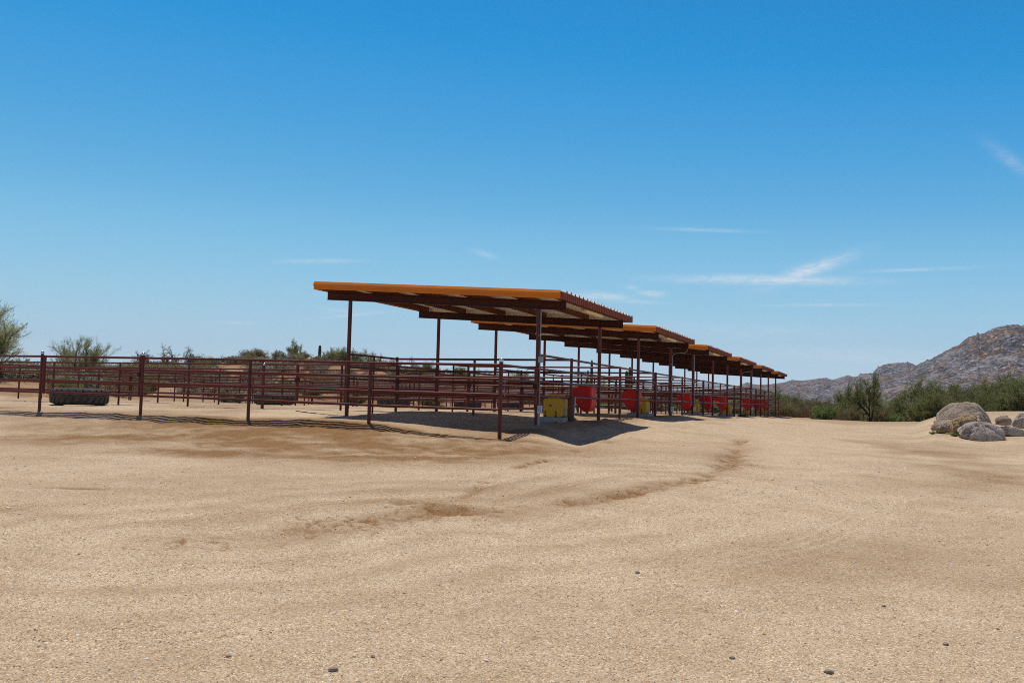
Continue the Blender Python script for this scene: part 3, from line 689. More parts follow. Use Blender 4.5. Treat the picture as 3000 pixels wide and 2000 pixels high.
# ------------------------------------------------------------------ waterers, feeders, tyres, small posts
def waterer(y, label, x0=-.62):
    g = .07 + float(ground_smooth(-.35, y)); loc = (x0 + .24, y, g)
    pad = MB(); pad.box((-.34, -.30, -.14), (.36, .60, .035)); tag(pad.build('concrete_pad', M['concrete'], None, .012, loc=loc), 'rough concrete slab under ' + label, 'slab', 'slabs under the waterers')
    root = tag(empty('automatic_waterer', (loc[0], loc[1], loc[2] + .035)), label, 'waterer', 'yellow insulated horse waterers')
    m = MB(); body = [(-.24, 0), (.20, 0), (.235, .03), (.235, .40), (.215, .43), (-.215, .43), (-.245, .40), (-.245, .02)]
    m.prism(body, 'y', 0, .46); m.build('body', M['yellow_plastic'], root, .018)
    m = MB(); m.prism([(-.13, .43), (.17, .43), (.16, .535), (-.125, .535)], 'y', .01, .40); m.build('lid', M['yellow_lid'], root, .012)
    m = MB(); m.tube([(-.06, -.014, .265), (-.06, .01, .265)], .026, 14); c = m.build('valve_cap', M['red_cap'], root)
    m = MB(); m.tube([(-.06, -.018, .265), (-.06, -.013, .265)], .010, 10); m.build('cap_knob', M['sticker'], c)
    for x in (-.185, .075):
        m = MB(); m.box((x - .012, -.012, .0), (x + .012, .004, .14)); s = m.build('strap_slot', M['red_cap'], root)
        m = MB(); m.box((x - .02, -.016, -.006), (x + .02, .002, .035)); m.build('clip', M['black_rubber'], s)
    m = MB(); m.box((.2355, .09, .05), (.239, .30, .20)); st = m.build('label_panel', M['sticker'], root)
    m = MB()
    for i, (a, b) in enumerate(((.11, .17), (.13, .27), (.12, .22), (.15, .28))): m.box((.2395, a, .075 + i * .028), (.2405, b, .085 + i * .028))
    m.build('print', M['concrete'], st)
W6 = [(YD[0] - .18, 'nearest yellow waterer box, beside the first road-side roof post'), (YD[2] - .55, 'second yellow waterer box, right of the second red feeder'), (YD[4] - .3, 'third yellow waterer box, half behind a roof post with a conduit'), (YD[6] - .3, 'fourth yellow waterer box along the fence'), (YD[8] - .3, 'fifth yellow waterer box along the fence'), (YD[10] - .3, 'farthest yellow waterer box near the end of the row')]
for y, l in W6: waterer(y, l)

def feeder(y, label, s=1.0):
    root = tag(empty('hay_feeder', (0, y, .27)), label, 'feeder', 'red plastic hay feeders on the road-side fence')
    # trough section seen from the front: flat top, spout to the pen side, rounded bottom
    out = [(-.555, .54), (-.545, .575), (-.33, .665), (-.05, .665), (-.030, .64), (-.012, .40)]
    arc = [(-.008, .28), (-.018, .19), (-.045, .10), (-.09, .035), (-.15, .004), (-.22, .008), (-.28, .05), (-.50, .29), (-.55, .37)]
    P = out + arc
    m = MB(); m.prism([(u, w) for u, w in P], 'y', 0, .44); m.build('tub', M['red_plastic'], root, .03)
    m = MB(); m.prism([(-.345, .655), (-.02, .655), (-.01, .70), (-.335, .70)], 'y', -.015, .455); m.build('rim', M['red_plastic'], root, .012)
    m = MB(); m.prism([(-.51, .50), (-.36, .60), (-.08, .60), (-.055, .33), (-.09, .13), (-.17, .055), (-.26, .09), (-.50, .36)], 'y', -.008, .02); m.build('end_panel', M['red_plastic'], root, .01)
    m = MB(); m.tube([(-.18, .2, .01), (-.18, .2, -.03)], .03, 10); m.build('drain_plug', M['black_rubber'], root)
    for yy in (.10, .34):
        m = MB(); m.box((-.04, yy - .015, .62), (.022, yy + .015, .69)); m.build('bracket', M['galvanised'], root)
for y, l in ((3.98, 'nearest red hay feeder, hung beside the second road-side roof post'), (8.78, 'second red hay feeder, just left of the second yellow waterer'), (17.0, 'third red hay feeder, beside the post with a straight conduit'), (21.6, 'fourth red hay feeder along the fence'), (25.7, 'fifth red hay feeder along the fence'), (34.4, 'sixth red hay feeder, left of the next in a close pair'), (39.0, 'seventh red hay feeder, right of its close neighbour'), (43.1, 'farthest red hay feeder at the end of the row')):
    feeder(y, l)
# stub post with a water pipe beside the first waterer
m = MB(); x, y = .02, YD[0] - .06; g = gz(x, y)
st = tag(empty('guard_post', (x, y, g)), 'thick brown stub post guarding the nearest yellow waterer', 'post')
m.tube([(0, 0, -.1), (0, 0, .63 - g)], .078, 18); m.build('pipe', M['wood_post'], st)
m = MB(); m.tube([(0, 0, .63 - g), (0, 0, .64 - g)], .074, 18); m.build('top_plate', M['maroon_steel'], st)
st = tag(empty('water_riser', (.115, y + .02, g)), 'thin white plastic pipe standing against the brown stub post', 'pipe')
m = MB(); m.tube([(-.03, 0, -.05), (-.015, 0, .2), (.005, 0, .52)], .014, 10); m.build('pipe', M['pvc'], st)
m = MB(); m.tube([(-.01, 0, .40), (-.005, 0, .47)], .02, 10); m.build('coupling', M['galvanised'], st)
m = MB(); m.ball((.02, -.02, .02), .035, 10, 8); m.build('valve', M['concrete'], st)
# chains that hold the gates of the road-side fence
for y, z in ((-1.9, .93), (6.75, 1.15), (15.3, 1.15)):
    m = MB(); a = 8
    for i in range(a):
        c = Vector((.045, y, z - .045 * i)); m.tube([c + Vector((.008 * math.cos(t), .008 * math.sin(t) if i % 2 else 0, .018 * math.sin(t))) for t in np.linspace(0, 6.28, 9)], .0035, 5, False)
    tag(m.build('gate_chain', M['galvanised']), {-1.9: 'thin chain hanging from the chrome-capped corner post', 6.75: 'short chain hanging on the fence post left of the second red feeder', 15.3: 'short chain hanging on the fence post left of the third red feeder'}[y], 'chain')

def tyre(x, y, label, rz, H=.46):
    root = tag(empty('loader_tyre', (x, y, float(ground_smooth(x, y)) + .0), rz), label, 'tyre', 'old loader tyres lying flat in the pens')
    sec = [(.42, .03), (.50, .0), (.62, .0), (.70, .035), (.725, .09), (.735, H / 2), (.725, H - .09), (.70, H - .035), (.62, H), (.50, H), (.42, H - .03), (.40, H - .10), (.44, H / 2), (.40, .10)]
    n = 56; m = MB(); v = []; f = []; N = len(sec)
    for i in range(n):
        t = 2 * math.pi * i / n
        for r, z in sec: v.append((r * math.cos(t), r * math.sin(t), z))
    for i in range(n):
        for k in range(N): f.append((i*N+k, ((i+1)%n)*N+k, ((i+1)%n)*N+(k+1)%N, i*N+(k+1)%N))
    m.add(v, f, True); m.build('casing', M['tyre'], root)
    m = MB(); nl = 26
    for half in (0, 1):
        for i in range(nl):
            t0 = 2 * math.pi * (i + .5 * half) / nl; vv = []
            lean = .13
            for (z, dt, w, ro, ri) in ((.03, 0, .085, .715, .66), (.075, .015, .08, .755, .70), (H * .5 + .02, lean, .062, .765, .70)):
                zz = z if not half else H - z
                for r, sgn in ((ri, -1), (ri, 1), (ro, 1), (ro, -1)):
                    t = t0 + dt + sgn * w / 1.0; vv.append((r * math.cos(t), r * math.sin(t), zz))
            q = []
            for s_ in range(2):
                for e in range(4): q.append((s_*4+e, s_*4+(e+1)%4, s_*4+4+(e+1)%4, s_*4+4+e))
            q += [(3,2,1,0), (8,9,10,11)]
            m.add(vv, q)
    m.build('tread', M['tyre'], root)
tyre(-14.12, 1.15, 'old loader tyre lying flat in the first pen, left of the others', .3)
tyre(-14.39, 10.4, 'second worn loader tyre lying flat, behind a double gate post', 1.1)
tyre(-14.06, 18.9, 'third loader tyre lying flat, seen behind the left roof posts', .7)
tyre(-15.06, 29.3, 'fourth loader tyre lying flat, seen left of the corner post', 2.0)
tyre(-15.83, 37.6, 'smallest and farthest loader tyre, right of the corner post', 1.6)

# ------------------------------------------------------------------ boulders
def rock_mesh(seed, rx, ry, rz, sub=5, rough=.16, hump=0.0, flat=.35):
    import bmesh
    bm = bmesh.new(); bmesh.ops.create_icosphere(bm, subdivisions=sub, radius=1)
    P = np.array([v.co for v in bm.verts]); rs = np.random.RandomState(seed); off = rs.uniform(0, 50, 3)
    def n3(p, s, k): return (fbm(p[:, 0] * s + off[0], p[:, 1] * s + off[1] + p[:, 2] * s * .7, 4, seed + k) + fbm(p[:, 1] * s + off[2], p[:, 2] * s + off[0], 4, seed + k + 5)) * .5
    d = 1 + rough * 2.0 * n3(P, 1.1, 1) + rough * 1.3 * n3(P, 2.6, 2) + rough * .75 * n3(P, 6.5, 3) + rough * .4 * n3(P, 16.0, 4)
    for k in range(5):                                   # split faces
        nrm = rs.normal(size=3); nrm /= np.linalg.norm(nrm); c = rs.uniform(.68, .92)
        s = P @ nrm * d; d = np.where(s > c, d * (1 - .75 * (s - c) / np.maximum(s, .1)), d)
    for k in range(3):                                   # cracks
        nrm = rs.normal(size=3); nrm /= np.linalg.norm(nrm); nrm[2] *= .4
        s = np.abs(P @ nrm - rs.uniform(-.3, .3) + .10 * n3(P, 2.5, 9 + k)); d = d - .10 * np.exp(-(s / .035) ** 2)
    Q = P * d[:, None]; Q[:, 2] = np.where(Q[:, 2] < -flat, -flat + (Q[:, 2] + flat) * .3, Q[:, 2])
    Q = Q * np.array([rx, ry, rz])
    if hump: Q[:, 2] += hump * Q[:, 0]
    for v, q in zip(bm.verts, Q): v.co = q
    me = bpy.data.meshes.new('boulder'); bm.to_mesh(me); bm.free(); me.polygons.foreach_set('use_smooth', np.ones(len(me.polygons), bool)); return me
def boulder(x, y, z, r, rot, seed, mat, label, tilt=(0, 0), sub=5, rough=.16):
    me = rock_mesh(seed, *r, sub=sub, rough=rough); o = link('boulder', me, None, [M[mat]], loc=(x, y, z))
    o.rotation_euler = (tilt[0], tilt[1], rot); tag(o, label, 'boulder', 'granite boulders at the edge of the lot')
ROT = math.atan2(RT[1], RT[0])
boulder(9.27, 14.50, .20, (.90, .62, .60), ROT, 14, 'granite', 'largest humped brown granite boulder, rising behind the others', (0, -.10), rough=.13)
boulder(8.66, 14.15, .02, (.42, .40, .26), ROT + .2, 29, 'granite', 'sloping left flank boulder leaning against the largest one', (0, -.35))
boulder(8.68, 12.8, .00, (.40, .30, .24), ROT + .1, 23, 'granite', 'low wedge-shaped boulder at the left foot of the largest one', (0, -.25))
boulder(9.10, 12.35, .08, (.56, .42, .34), ROT, 37, 'granite_tan', 'tan middle boulder with lichen, between the largest and the front one', (0, -.22))
boulder(9.42, 11.35, -.17, (.62, .50, .40), ROT, 55, 'granite_pale', 'pale grey rounded boulder lying at the very front of the group', (0, .05))
boulder(10.38, 14.9, .20, (.27, .24, .22), ROT, 61, 'granite', 'small brown boulder standing alone right of the largest one', (0, 0), 4, .2)
boulder(10.86, 14.1, .16, (.40, .32, .30), ROT, 77, 'granite_pale', 'speckled boulder cut off by the right edge of the picture', (0, 0), 5, .2)
boulder(10.32, 13.0, -.10, (.42, .30, .23), ROT + .3, 83, 'granite_pale', 'low grey boulder lying right of the front one with a dark underside', (0, .2), 5, .2)
boulder(9.95, 13.35, -.02, (.16, .12, .11), ROT, 91, 'granite', 'fist-sized stone lying between the right-hand boulders', (0, 0), 4, .2)
for i, (x, y, s) in enumerate([(6.45,-12.92,.032),(4.14,-14.01,.034),(4.21,-13.74,.022),(3.55,-14.09,.022),(5.95,-12.87,.024),(6.72,-11.4,.022),(7.05,-12.1,.026),(5.0,-11.2,.03),(6.9,-13.1,.02)]):
    o = link('stone', rock_mesh(200 + i, s * .75, s * .6, s * .45, 4, .28), None, [M['pebble']], loc=(x, y, gz(x, y) + s * .12)); o.rotation_euler = (0, 0, i * 1.3)
    tag(o, 'small stone lying on the gravel lot in the foreground', 'stone', 'small stones on the gravel lot')

# ------------------------------------------------------------------ plants
def grow(seed, spec):
    """recursive branching; returns woody tubes and leaf sites"""
    rs = np.random.RandomState(seed); tubes = []; sites = []
    def go(p, d, ln, r, lev):
        sp = spec['levels'][lev]; n = sp.get('seg', 4); pts = [p]; dirs = []
        for i in range(n):
            d = d + rs.normal(size=3) * sp.get('wob', .15); d[2] += sp.get('up', .05) / n
            d /= np.linalg.norm(d); p = p + d * ln / n; pts.append(p); dirs.append(d)
        last = lev == len(spec['levels']) - 1
        if r > spec.get('rmin', .003): tubes.append((pts, r, sp.get('taper', .45)))
        if last or sp.get('leafy'):
            m = sp.get('leaves', 8)
            for k in range(m):
                u = rs.uniform(sp.get('l0', .15), 1.0) * n; i = min(int(u), n - 1); q = pts[i] + (pts[i + 1] - pts[i]) * (u - i)
                sites.append((q, dirs[i]))
        if not last:
            for k in range(sp['kids']):
                u = rs.uniform(sp.get('k0', .35), 1.0) * n; i = min(int(u), n - 1); q = pts[i] + (pts[i + 1] - pts[i]) * (u - i)
                a = rs.normal(size=3); a -= a.dot(dirs[i]) * dirs[i]; a /= np.linalg.norm(a) + 1e-6
                an = math.radians(sp['ang']) * rs.uniform(.6, 1.3); nd = dirs[i] * math.cos(an) + a * math.sin(an)
                go(q, nd, ln * sp['ratio'] * rs.uniform(.65, 1.2), r * sp.get('rr', .5), lev + 1)
    for k in range(spec['stems']):
        az = rs.uniform(0, 6.283); le = math.radians(spec['lean']) * math.sqrt(rs.uniform(.02, 1.3))
        d = np.array([math.sin(le) * math.cos(az), math.sin(le) * math.sin(az), math.cos(le)])
        p = np.array([rs.normal() * spec.get('foot', .05), rs.normal() * spec.get('foot', .05), -.05])
        go(p, d, spec['len'] * rs.uniform(.7, 1.1), spec['r'], 0)
    return tubes, sites, rs
def plant_meshes(name, seed, spec):
    tubes, sites, rs = grow(seed, spec)
    m = MB()
    for pts, r, tp in tubes:
        n = len(pts); m.tube(pts, [r * (1 - (1 - tp) * i / (n - 1)) for i in range(n)], 6 if r > .03 else 4, False)
    wood = m.mesh(name + '_wood'); wood.materials.append(M[spec['bark']])
    leaf = None
    if sites:
        mult = spec.get('mult', 1)
        P = np.repeat(np.array([s[0] for s in sites]), mult, 0); D = np.repeat(np.array([s[1] for s in sites]), mult, 0); k = len(P)
        P = P + rs.normal(size=(k, 3)) * spec.get('spread', .03)
        A = D * spec.get('align', .6) + rs.normal(size=(k, 3)) * .55; A[:, 2] += spec.get('lift', .1); A /= np.linalg.norm(A, axis=1)[:, None]
        B = np.cross(A, rs.normal(size=(k, 3))); B /= np.linalg.norm(B, axis=1)[:, None] + 1e-9
        l = spec['leaf'][0] * rs.uniform(.6, 1.3, k)[:, None]; w = spec['leaf'][1] * rs.uniform(.7, 1.3, k)[:, None]
        V = np.stack([P - B * w * .35, P + A * l * .55 - B * w * .5, P + A * l, P + A * l * .5 + B * w * .5], 1).reshape(-1, 3)
        F = np.arange(k * 4).reshape(-1, 4)
        clump = fbm(P[:, 0] * 1.7 + P[:, 2], P[:, 1] * 1.7 - P[:, 2] * .6, 2, seed)
        tone = np.clip(.5 + .8 * clump + rs.normal(size=k) * .22, 0, 1)
        leaf = np_mesh(name + '_leaf', V, F, np.repeat(tone, 4)); leaf.materials.append(M[spec['leafmat']])
    pts = np.array([s[0] for s in sites]) if sites else np.array([q for t in tubes for q in t[0]])
    return wood, leaf, float(np.percentile(pts[:, 2], 99.5)), float(np.percentile(np.hypot(pts[:, 0], pts[:, 1]), 96))

SP = {
 'creosote': dict(stems=26, lean=50, len=1.55, r=.017, foot=.14, bark='bark_grey', leafmat='leaf_olive', leaf=(.075, .028), mult=2, spread=.035, rmin=.0035,
    levels=[dict(kids=6, ang=28, ratio=.45, wob=.12, up=.35, k0=.3, rr=.5), dict(kids=5, ang=35, ratio=.55, wob=.16, up=.2, k0=.2, rr=.5, leafy=True, leaves=5), dict(leaves=7, wob=.2, seg=3)]),
 'mesquite': dict(stems=7, lean=55, len=2.0, r=.06, foot=.16, bark='bark_dark', leafmat='leaf_green', leaf=(.10, .032), mult=3, spread=.07, align=.3, lift=-.05, rmin=.004,
    levels=[dict(kids=6, ang=38, ratio=.62, wob=.20, up=.12, k0=.3, rr=.5), dict(kids=6, ang=42, ratio=.55, wob=.22, up=.05, k0=.2, rr=.45), dict(kids=5, ang=40, ratio=.5, wob=.2, k0=.2, rr=.4, leafy=True, leaves=4), dict(leaves=6, wob=.25, seg=3)]),
 'palo': dict(stems=8, lean=48, len=1.9, r=.055, foot=.12, bark='bark_green', leafmat='leaf_pale', leaf=(.15, .011), mult=2, spread=.05, align=1.7, lift=.55, rmin=.003,
    levels=[dict(kids=7, ang=30, ratio=.62, wob=.14, up=.30, k0=.25, rr=.5), dict(kids=6, ang=30, ratio=.52, wob=.14, up=.25, k0=.2, rr=.45), dict(kids=5, ang=26, ratio=.55, wob=.12, up=.2, k0=.15, rr=.4, leafy=True, leaves=5), dict(leaves=7, wob=.12, up=.1, seg=3)]),
 'bursage': dict(stems=40, lean=72, len=.42, r=.006, foot=.07, bark='bark_grey', leafmat='leaf_grey', leaf=(.05, .026), mult=3, spread=.02, rmin=.0035,
    levels=[dict(kids=5, ang=35, ratio=.5, wob=.2, up=.3, k0=.3, leafy=True, leaves=5), dict(leaves=7, wob=.25, seg=3)]),
 'dryshrub': dict(stems=34, lean=66, len=.55, r=.007, foot=.08, bark='bark_grey', leafmat='leaf_dry', leaf=(.06, .014), mult=2, spread=.02, rmin=.003,
    levels=[dict(kids=5, ang=32, ratio=.55, wob=.16, up=.2, k0=.3, leafy=True, leaves=3), dict(leaves=6, wob=.25, seg=3)]),
 'weed': dict(stems=46, lean=46, len=.75, r=.006, foot=.16, bark='bark_green', leafmat='leaf_bright', leaf=(.085, .030), mult=3, spread=.03, rmin=.0035,
    levels=[dict(kids=5, ang=28, ratio=.45, wob=.12, up=.2, k0=.2, leafy=True, leaves=6), dict(leaves=7, wob=.2, seg=3)]),
 'bare': dict(stems=6, lean=42, len=1.25, r=.05, foot=.10, bark='bark_grey', leafmat='leaf_grey', leaf=(.055, .026), mult=1, spread=.03, rmin=.0025,
    levels=[dict(kids=5, ang=40, ratio=.62, wob=.26, up=.15, k0=.3, rr=.55), dict(kids=5, ang=42, ratio=.58, wob=.26, up=.1, k0=.2, rr=.5), dict(kids=4, ang=40, ratio=.5, wob=.25, k0=.2, rr=.5), dict(leaves=9, wob=.3, seg=3)]),
 'snag': dict(stems=3, lean=20, len=2.3, r=.085, foot=.12, bark='bark_dark', leafmat='leaf_green', leaf=(.12, .030), mult=2, spread=.07, align=.6, lift=-.15, rmin=.004,
    levels=[dict(kids=7, ang=50, ratio=.42, wob=.24, up=.30, k0=.3, rr=.5), dict(kids=6, ang=40, ratio=.58, wob=.26, up=.0, k0=.2, rr=.5), dict(kids=3, ang=40, ratio=.6, wob=.26, k0=.2, rr=.5), dict(leaves=7, wob=.25, seg=3)]),
}
PROTO = {}
def proto(kind, var):
    if (kind, var) not in PROTO: PROTO[kind, var] = plant_meshes(kind, 1000 + 37 * var + len(kind) * 7, SP[kind])
    return PROTO[kind, var]
NAMES = {'creosote': ('creosote_shrub', 'shrub'), 'mesquite': ('mesquite_tree', 'tree'), 'palo': ('palo_verde_tree', 'tree'), 'bursage': ('low_shrub', 'shrub'), 'dryshrub': ('dry_shrub', 'shrub'), 'weed': ('weed_clump', 'weeds'), 'bare': ('bare_tree', 'tree'), 'snag': ('leaning_tree', 'tree')}
def plant(kind, var, x, y, h, label, group=None, w=None, dz=-.03):
    wood, leaf, ph, pw = proto(kind, var); s = h / ph; sw = s if w is None else (w * .5) / pw
    nm, cat = NAMES[kind]; root = tag(empty(nm, (x, y, gz(x, y) + dz), random.uniform(0, 6.28)), label, cat, group)
    root.scale = (sw, sw, s)
    link('trunk' if cat == 'tree' else 'stems', wood, root)
    if leaf: link('crown' if cat == 'tree' else 'foliage', leaf, root)
    return root
random.seed(7)
def at(u, D): return CAM[0] + (FW[0] + RT[0] * u) * D, CAM[1] + (FW[1] + RT[1] * u) * D
# --- hill and back of the pens, left to centre
def pl(kind, var, u, D, h, label, group=None, w=None): x, y = at(u, D); return plant(kind, var, x, y, h, label, group, w)
pl('palo', 0, -.590, 45, 3.75, 'large feathery palo verde tree cut off by the left edge', None, 4.6)
pl('palo', 1, -.474, 47.5, 2.5, 'spreading pale green palo verde behind the front gate', None, 2.9)
pl('palo', 2, -.535, 52, 1.3, 'low pale bush between the two palo verde trees', None, 3.0)
pl('bare', 0, -.402, 98, 2.3, 'grey bare-branched tree on the hill crest right of the front gate', None, 3.2)
pl('bare', 1, -.373, 99, 2.6, 'tallest grey bare-branched tree on the hill crest', None, 3.4)
pl('bare', 2, -.349, 99, 2.1, 'shorter bare tree at the right end of the grey clump', None, 2.6)
pl('creosote', 0, -.327, 106, .9, 'dark rounded bush on the left part of the hill crest', None, 1.7)
pl('creosote', 1, -.3045, 106, .9, 'small dark bush on the hill crest left of the twiggy one', None, 1.2)
pl('bare', 3, -.2925, 107, 1.2, 'small twiggy dark bush on the hill crest', None, 1.6)
pl('mesquite', 0, -.2375, 112, 2.2, 'round green tree standing alone on top of the hill', None, 3.4)
for i, (u, D, h, w) in enumerate(((-.193, 113, 1.9, 3.2), (-.178, 112, 2.2, 3.4), (-.160, 112, 2.3, 3.4), (-.146, 113, 1.9, 3.0), (-.132, 114, 1.6, 3))):
    pl('palo' if i % 2 == 0 else 'mesquite', i % 3, u, D, h, ('leftmost tree of the row behind the left roof post', 'second tree of the row behind the left roof post', 'middle tree of the row behind the left roof post', 'fourth tree of the row behind the left roof post', 'last low tree of the row behind the left roof post')[i], 'trees on the right slope of the hill', w)
pl('bare', 2, -.1045, 118, 2.6, 'thin bare tree showing above the tall divider rail', None, 2.4)
pl('bare', 1, -.0535, 126, 2.6, 'faint bare treetop just left of the corner post', None, 2.8)
pl('bare', 0, .018, 118, 3.4, 'bare treetop right of the corner post behind the conduit', None, 3.6)
G = 'trees on the far flat behind the pens'
for i in range(44):
    u = -.13 + .40 * (i + random.uniform(-.4, .4)) / 44; D = random.uniform(112, 165)
    k = random.choice(['palo', 'mesquite', 'mesquite', 'bare', 'palo']); pl(k, random.randrange(3), u, D, random.uniform(1.5, 2.9), {'palo': 'pale green tree among many on the far flat behind the pens', 'mesquite': 'dark green tree among many on the far flat behind the pens', 'bare': 'greyish bare tree among many on the far flat behind the pens'}[k], G, random.uniform(2.6, 4.5))
G = 'shrubs dotted over the hillside'
n = 0
while n < 290:
    u = random.uniform(-.60, .02); D = random.uniform(47, 119)
    if D < 48 + (u + .57) * 40 * (u < -.1) + (26 if u > -.1 else 0): continue
    x, y = at(u, D)
    if x > -24.5: continue
    r = random.random(); k = 'bursage' if r < .62 else ('dryshrub' if r < .78 else 'creosote')
    h = {'bursage': random.uniform(.55, 1.15), 'dryshrub': random.uniform(.5, 1.0), 'creosote': random.uniform(.8, 1.5)}[k]
    plant(k, random.randrange(3), x, y, h, {'bursage': 'grey-green low shrub, one of many dotted over the hillside', 'dryshrub': 'dry brown low shrub, one of many dotted over the hillside', 'creosote': 'dark olive bush, one of many dotted over the hillside'}[k], G, h * random.uniform(1.8, 2.9)); n += 1
G = 'bushes along the back fence'
for i in range(40):
    y = 8 + i * 1.35 + random.uniform(-.5, .5); x = XB - random.uniform(1.6, 6.5)
    k = random.choice(['bursage', 'dryshrub', 'creosote', 'bursage'] if y < 22 else ['weed', 'weed', 'bursage', 'creosote', 'weed'])
    h = random.uniform(.55, 1.15); plant(k, random.randrange(3), x, y, h, {'bursage': 'grey-green bush growing outside the back fence', 'dryshrub': 'dry brown bush growing outside the back fence', 'creosote': 'olive bush growing outside the back fence', 'weed': 'bright green weeds growing outside the back fence'}[k], G, h * random.uniform(1.6, 2.6))
for i in range(46):
    u = -.06 + .33 * (i + random.uniform(-.5, .5)) / 46; D = random.uniform(72, 98); x, y = at(u, D)
    if x > -23.5 and y < 53: x = XB - random.uniform(2, 7)
    if x > -1 and y < 56: continue
    k = random.choice(['weed', 'weed', 'creosote', 'bursage']); h = random.uniform(.8, 1.5)
    plant(k, random.randrange(3), x, y, h, {'bursage': 'grey-green bush in the strip behind the far pens', 'creosote': 'olive bush in the strip behind the far pens', 'weed': 'bright green weeds in the strip behind the far pens'}[k], 'weeds and bushes behind the far pens', h * random.uniform(1.8, 2.8))
# --- thicket beyond the lot on the right; heights follow its skyline
TOP = [(.24, 2.0), (.265, 2.6), (.285, 3.0), (.30, 2.4), (.33, 2.1), (.355, 2.1), (.375, 2.7), (.40, 2.6), (.42, 2.7), (.44, 3.0), (.455, 3.7), (.47, 3.6), (.485, 3.0), (.505, 3.1), (.53, 3.9), (.55, 4.15), (.565, 4.1), (.62, 4.0), (.7, 4.0)]
G = 'thicket of shrubs and trees beyond the lot'
def top(u): return float(np.interp(u, [a for a, _ in TOP], [b for _, b in TOP]))
u = .245
while u < .64:
    for row, (D, f) in enumerate(((70.5, .62), (80, .9), (91, 1.05))):
        if row == 0 and (.415 < u < .44 or .385 < u < .40): continue
        uu = u + random.uniform(-.006, .006); DD = (D if uu < .43 else D - 9 * min(1, (uu - .43) / .03)) + random.uniform(-1.5, 3)
        h = top(uu) * f * random.uniform(.78, 1.08)
        left = uu < .385
        k = random.choice(['creosote', 'creosote', 'creosote', 'mesquite'] if left else ['mesquite', 'palo', 'creosote', 'mesquite', 'creosote'])
        if row == 0: k = random.choice(['creosote', 'creosote', 'creosote', 'dryshrub'] if left else ['mesquite', 'creosote', 'mesquite'])
        w = h * random.uniform(1.05, 1.5)
        lab = {'creosote': 'olive brown bush in the thicket beyond the lot', 'mesquite': 'dark green bushy tree in the thicket beyond the lot', 'palo': 'pale green tree in the thicket beyond the lot', 'weed': 'bright green bush at the front of the thicket', 'dryshrub': 'dry brown bush at the front of the thicket'}[k]
        pl(k, random.randrange(3), uu, DD, h, lab, G, w)
    u += .0135
pl('weed', 0, .345, 69.5, 1.25, 'bright green broom-like bush at the left front of the thicket', None, 1.9)
pl('weed', 1, .415, 70, .9, 'light green low bush just right of the leaning tree', None, 2.2)
pl('snag', 0, .396, 68, 3.7, 'dark leaning tree with a bare crooked top, in front of the thicket', None, 2.9)
pl('mesquite', 1, .376, 84, 3.9, 'grey-green tree left of the leaning tree', None, 2.7)
pl('weed', 2, .2545, 45, .16, 'tiny tuft of weeds on the lot near the far posts', None, .5)
for i, (x, y, h) in enumerate(((8.75, 11.55, .10), (9.0, 11.2, .12), (8.2, 12.3, .08))): plant('weed', i, x, y, h, 'tiny green sprig at the foot of the boulders', 'sprigs by the boulders', h * 2.5, 0)
# --- saguaros
def saguaro(u, D, h, label, r=.2, arms=()):
    x, y = at(u, D); g = gz(x, y); root = tag(empty('saguaro_cactus', (x, y, g - .1)), label, 'cactus')
    def col(pts, r, name, parent):
        m = MB(); m.tube(pts, r, 16, False); o = m.build(name, M['saguaro'], parent)
        me = o.data
        for i, v in enumerate(me.vertices):
            pass
        return o
    n = 7; zs = [h * i / n for i in range(n)] + [h * .97, h]
    col([(0, 0, z) for z in zs], [r * (.85 + .2 * math.sin(math.pi * min(1, z / h))) for z in zs[:-2]] + [r * .65, r * .15], 'stem', root)
    for side, z0, z1 in arms:
        p = [(0, 0, z0), (side * r * 2.2, 0, z0 + .1), (side * r * 2.9, 0, z0 + .5), (side * r * 2.9, 0, z1 - .15), (side * r * 2.9, 0, z1)]
        col(p, [r * .55, r * .6, r * .62, r * .55, r * .15], 'arm', root)
saguaro(-.2115, 113, 2.0, 'short plain saguaro standing on the hill right of the round tree', .19)
saguaro(-.406, 80, 2.1, 'saguaro beside the chrome-capped gate post, in front of the bare trees', .22)
saguaro(.0885, 150, 6.3, 'tall thin saguaro with one arm, seen between the roof posts', .22, ((-1, 2.2, 4.6),))
saguaro(.127, 150, 4.9, 'left saguaro of a close pair seen between the roof posts', .28)
saguaro(.1305, 152, 5.5, 'right saguaro of a close pair seen between the roof posts', .26, ((1, 2.4, 3.9),))

# ------------------------------------------------------------------ desert air
hz = MB(); hz.box((CAM[0] - 2760, CAM[1] - 2760, -14), (CAM[0] + 2760, CAM[1] + 2760, 190))
hm = bpy.data.materials.new('desert_air'); hm.use_nodes = True; hn = hm.node_tree.nodes; hn.clear()
ho = hn.new('ShaderNodeOutputMaterial'); hv = hn.new('ShaderNodeVolumePrincipled'); hm.node_tree.links.new(hv.outputs[0], ho.inputs['Volume'])
hv.inputs['Color'].default_value = (.80, .83, 1.0, 1); hv.inputs['Density'].default_value = .00011; hv.inputs['Anisotropy'].default_value = 0.0
tag(hz.build('haze', hm), kind='stuff')
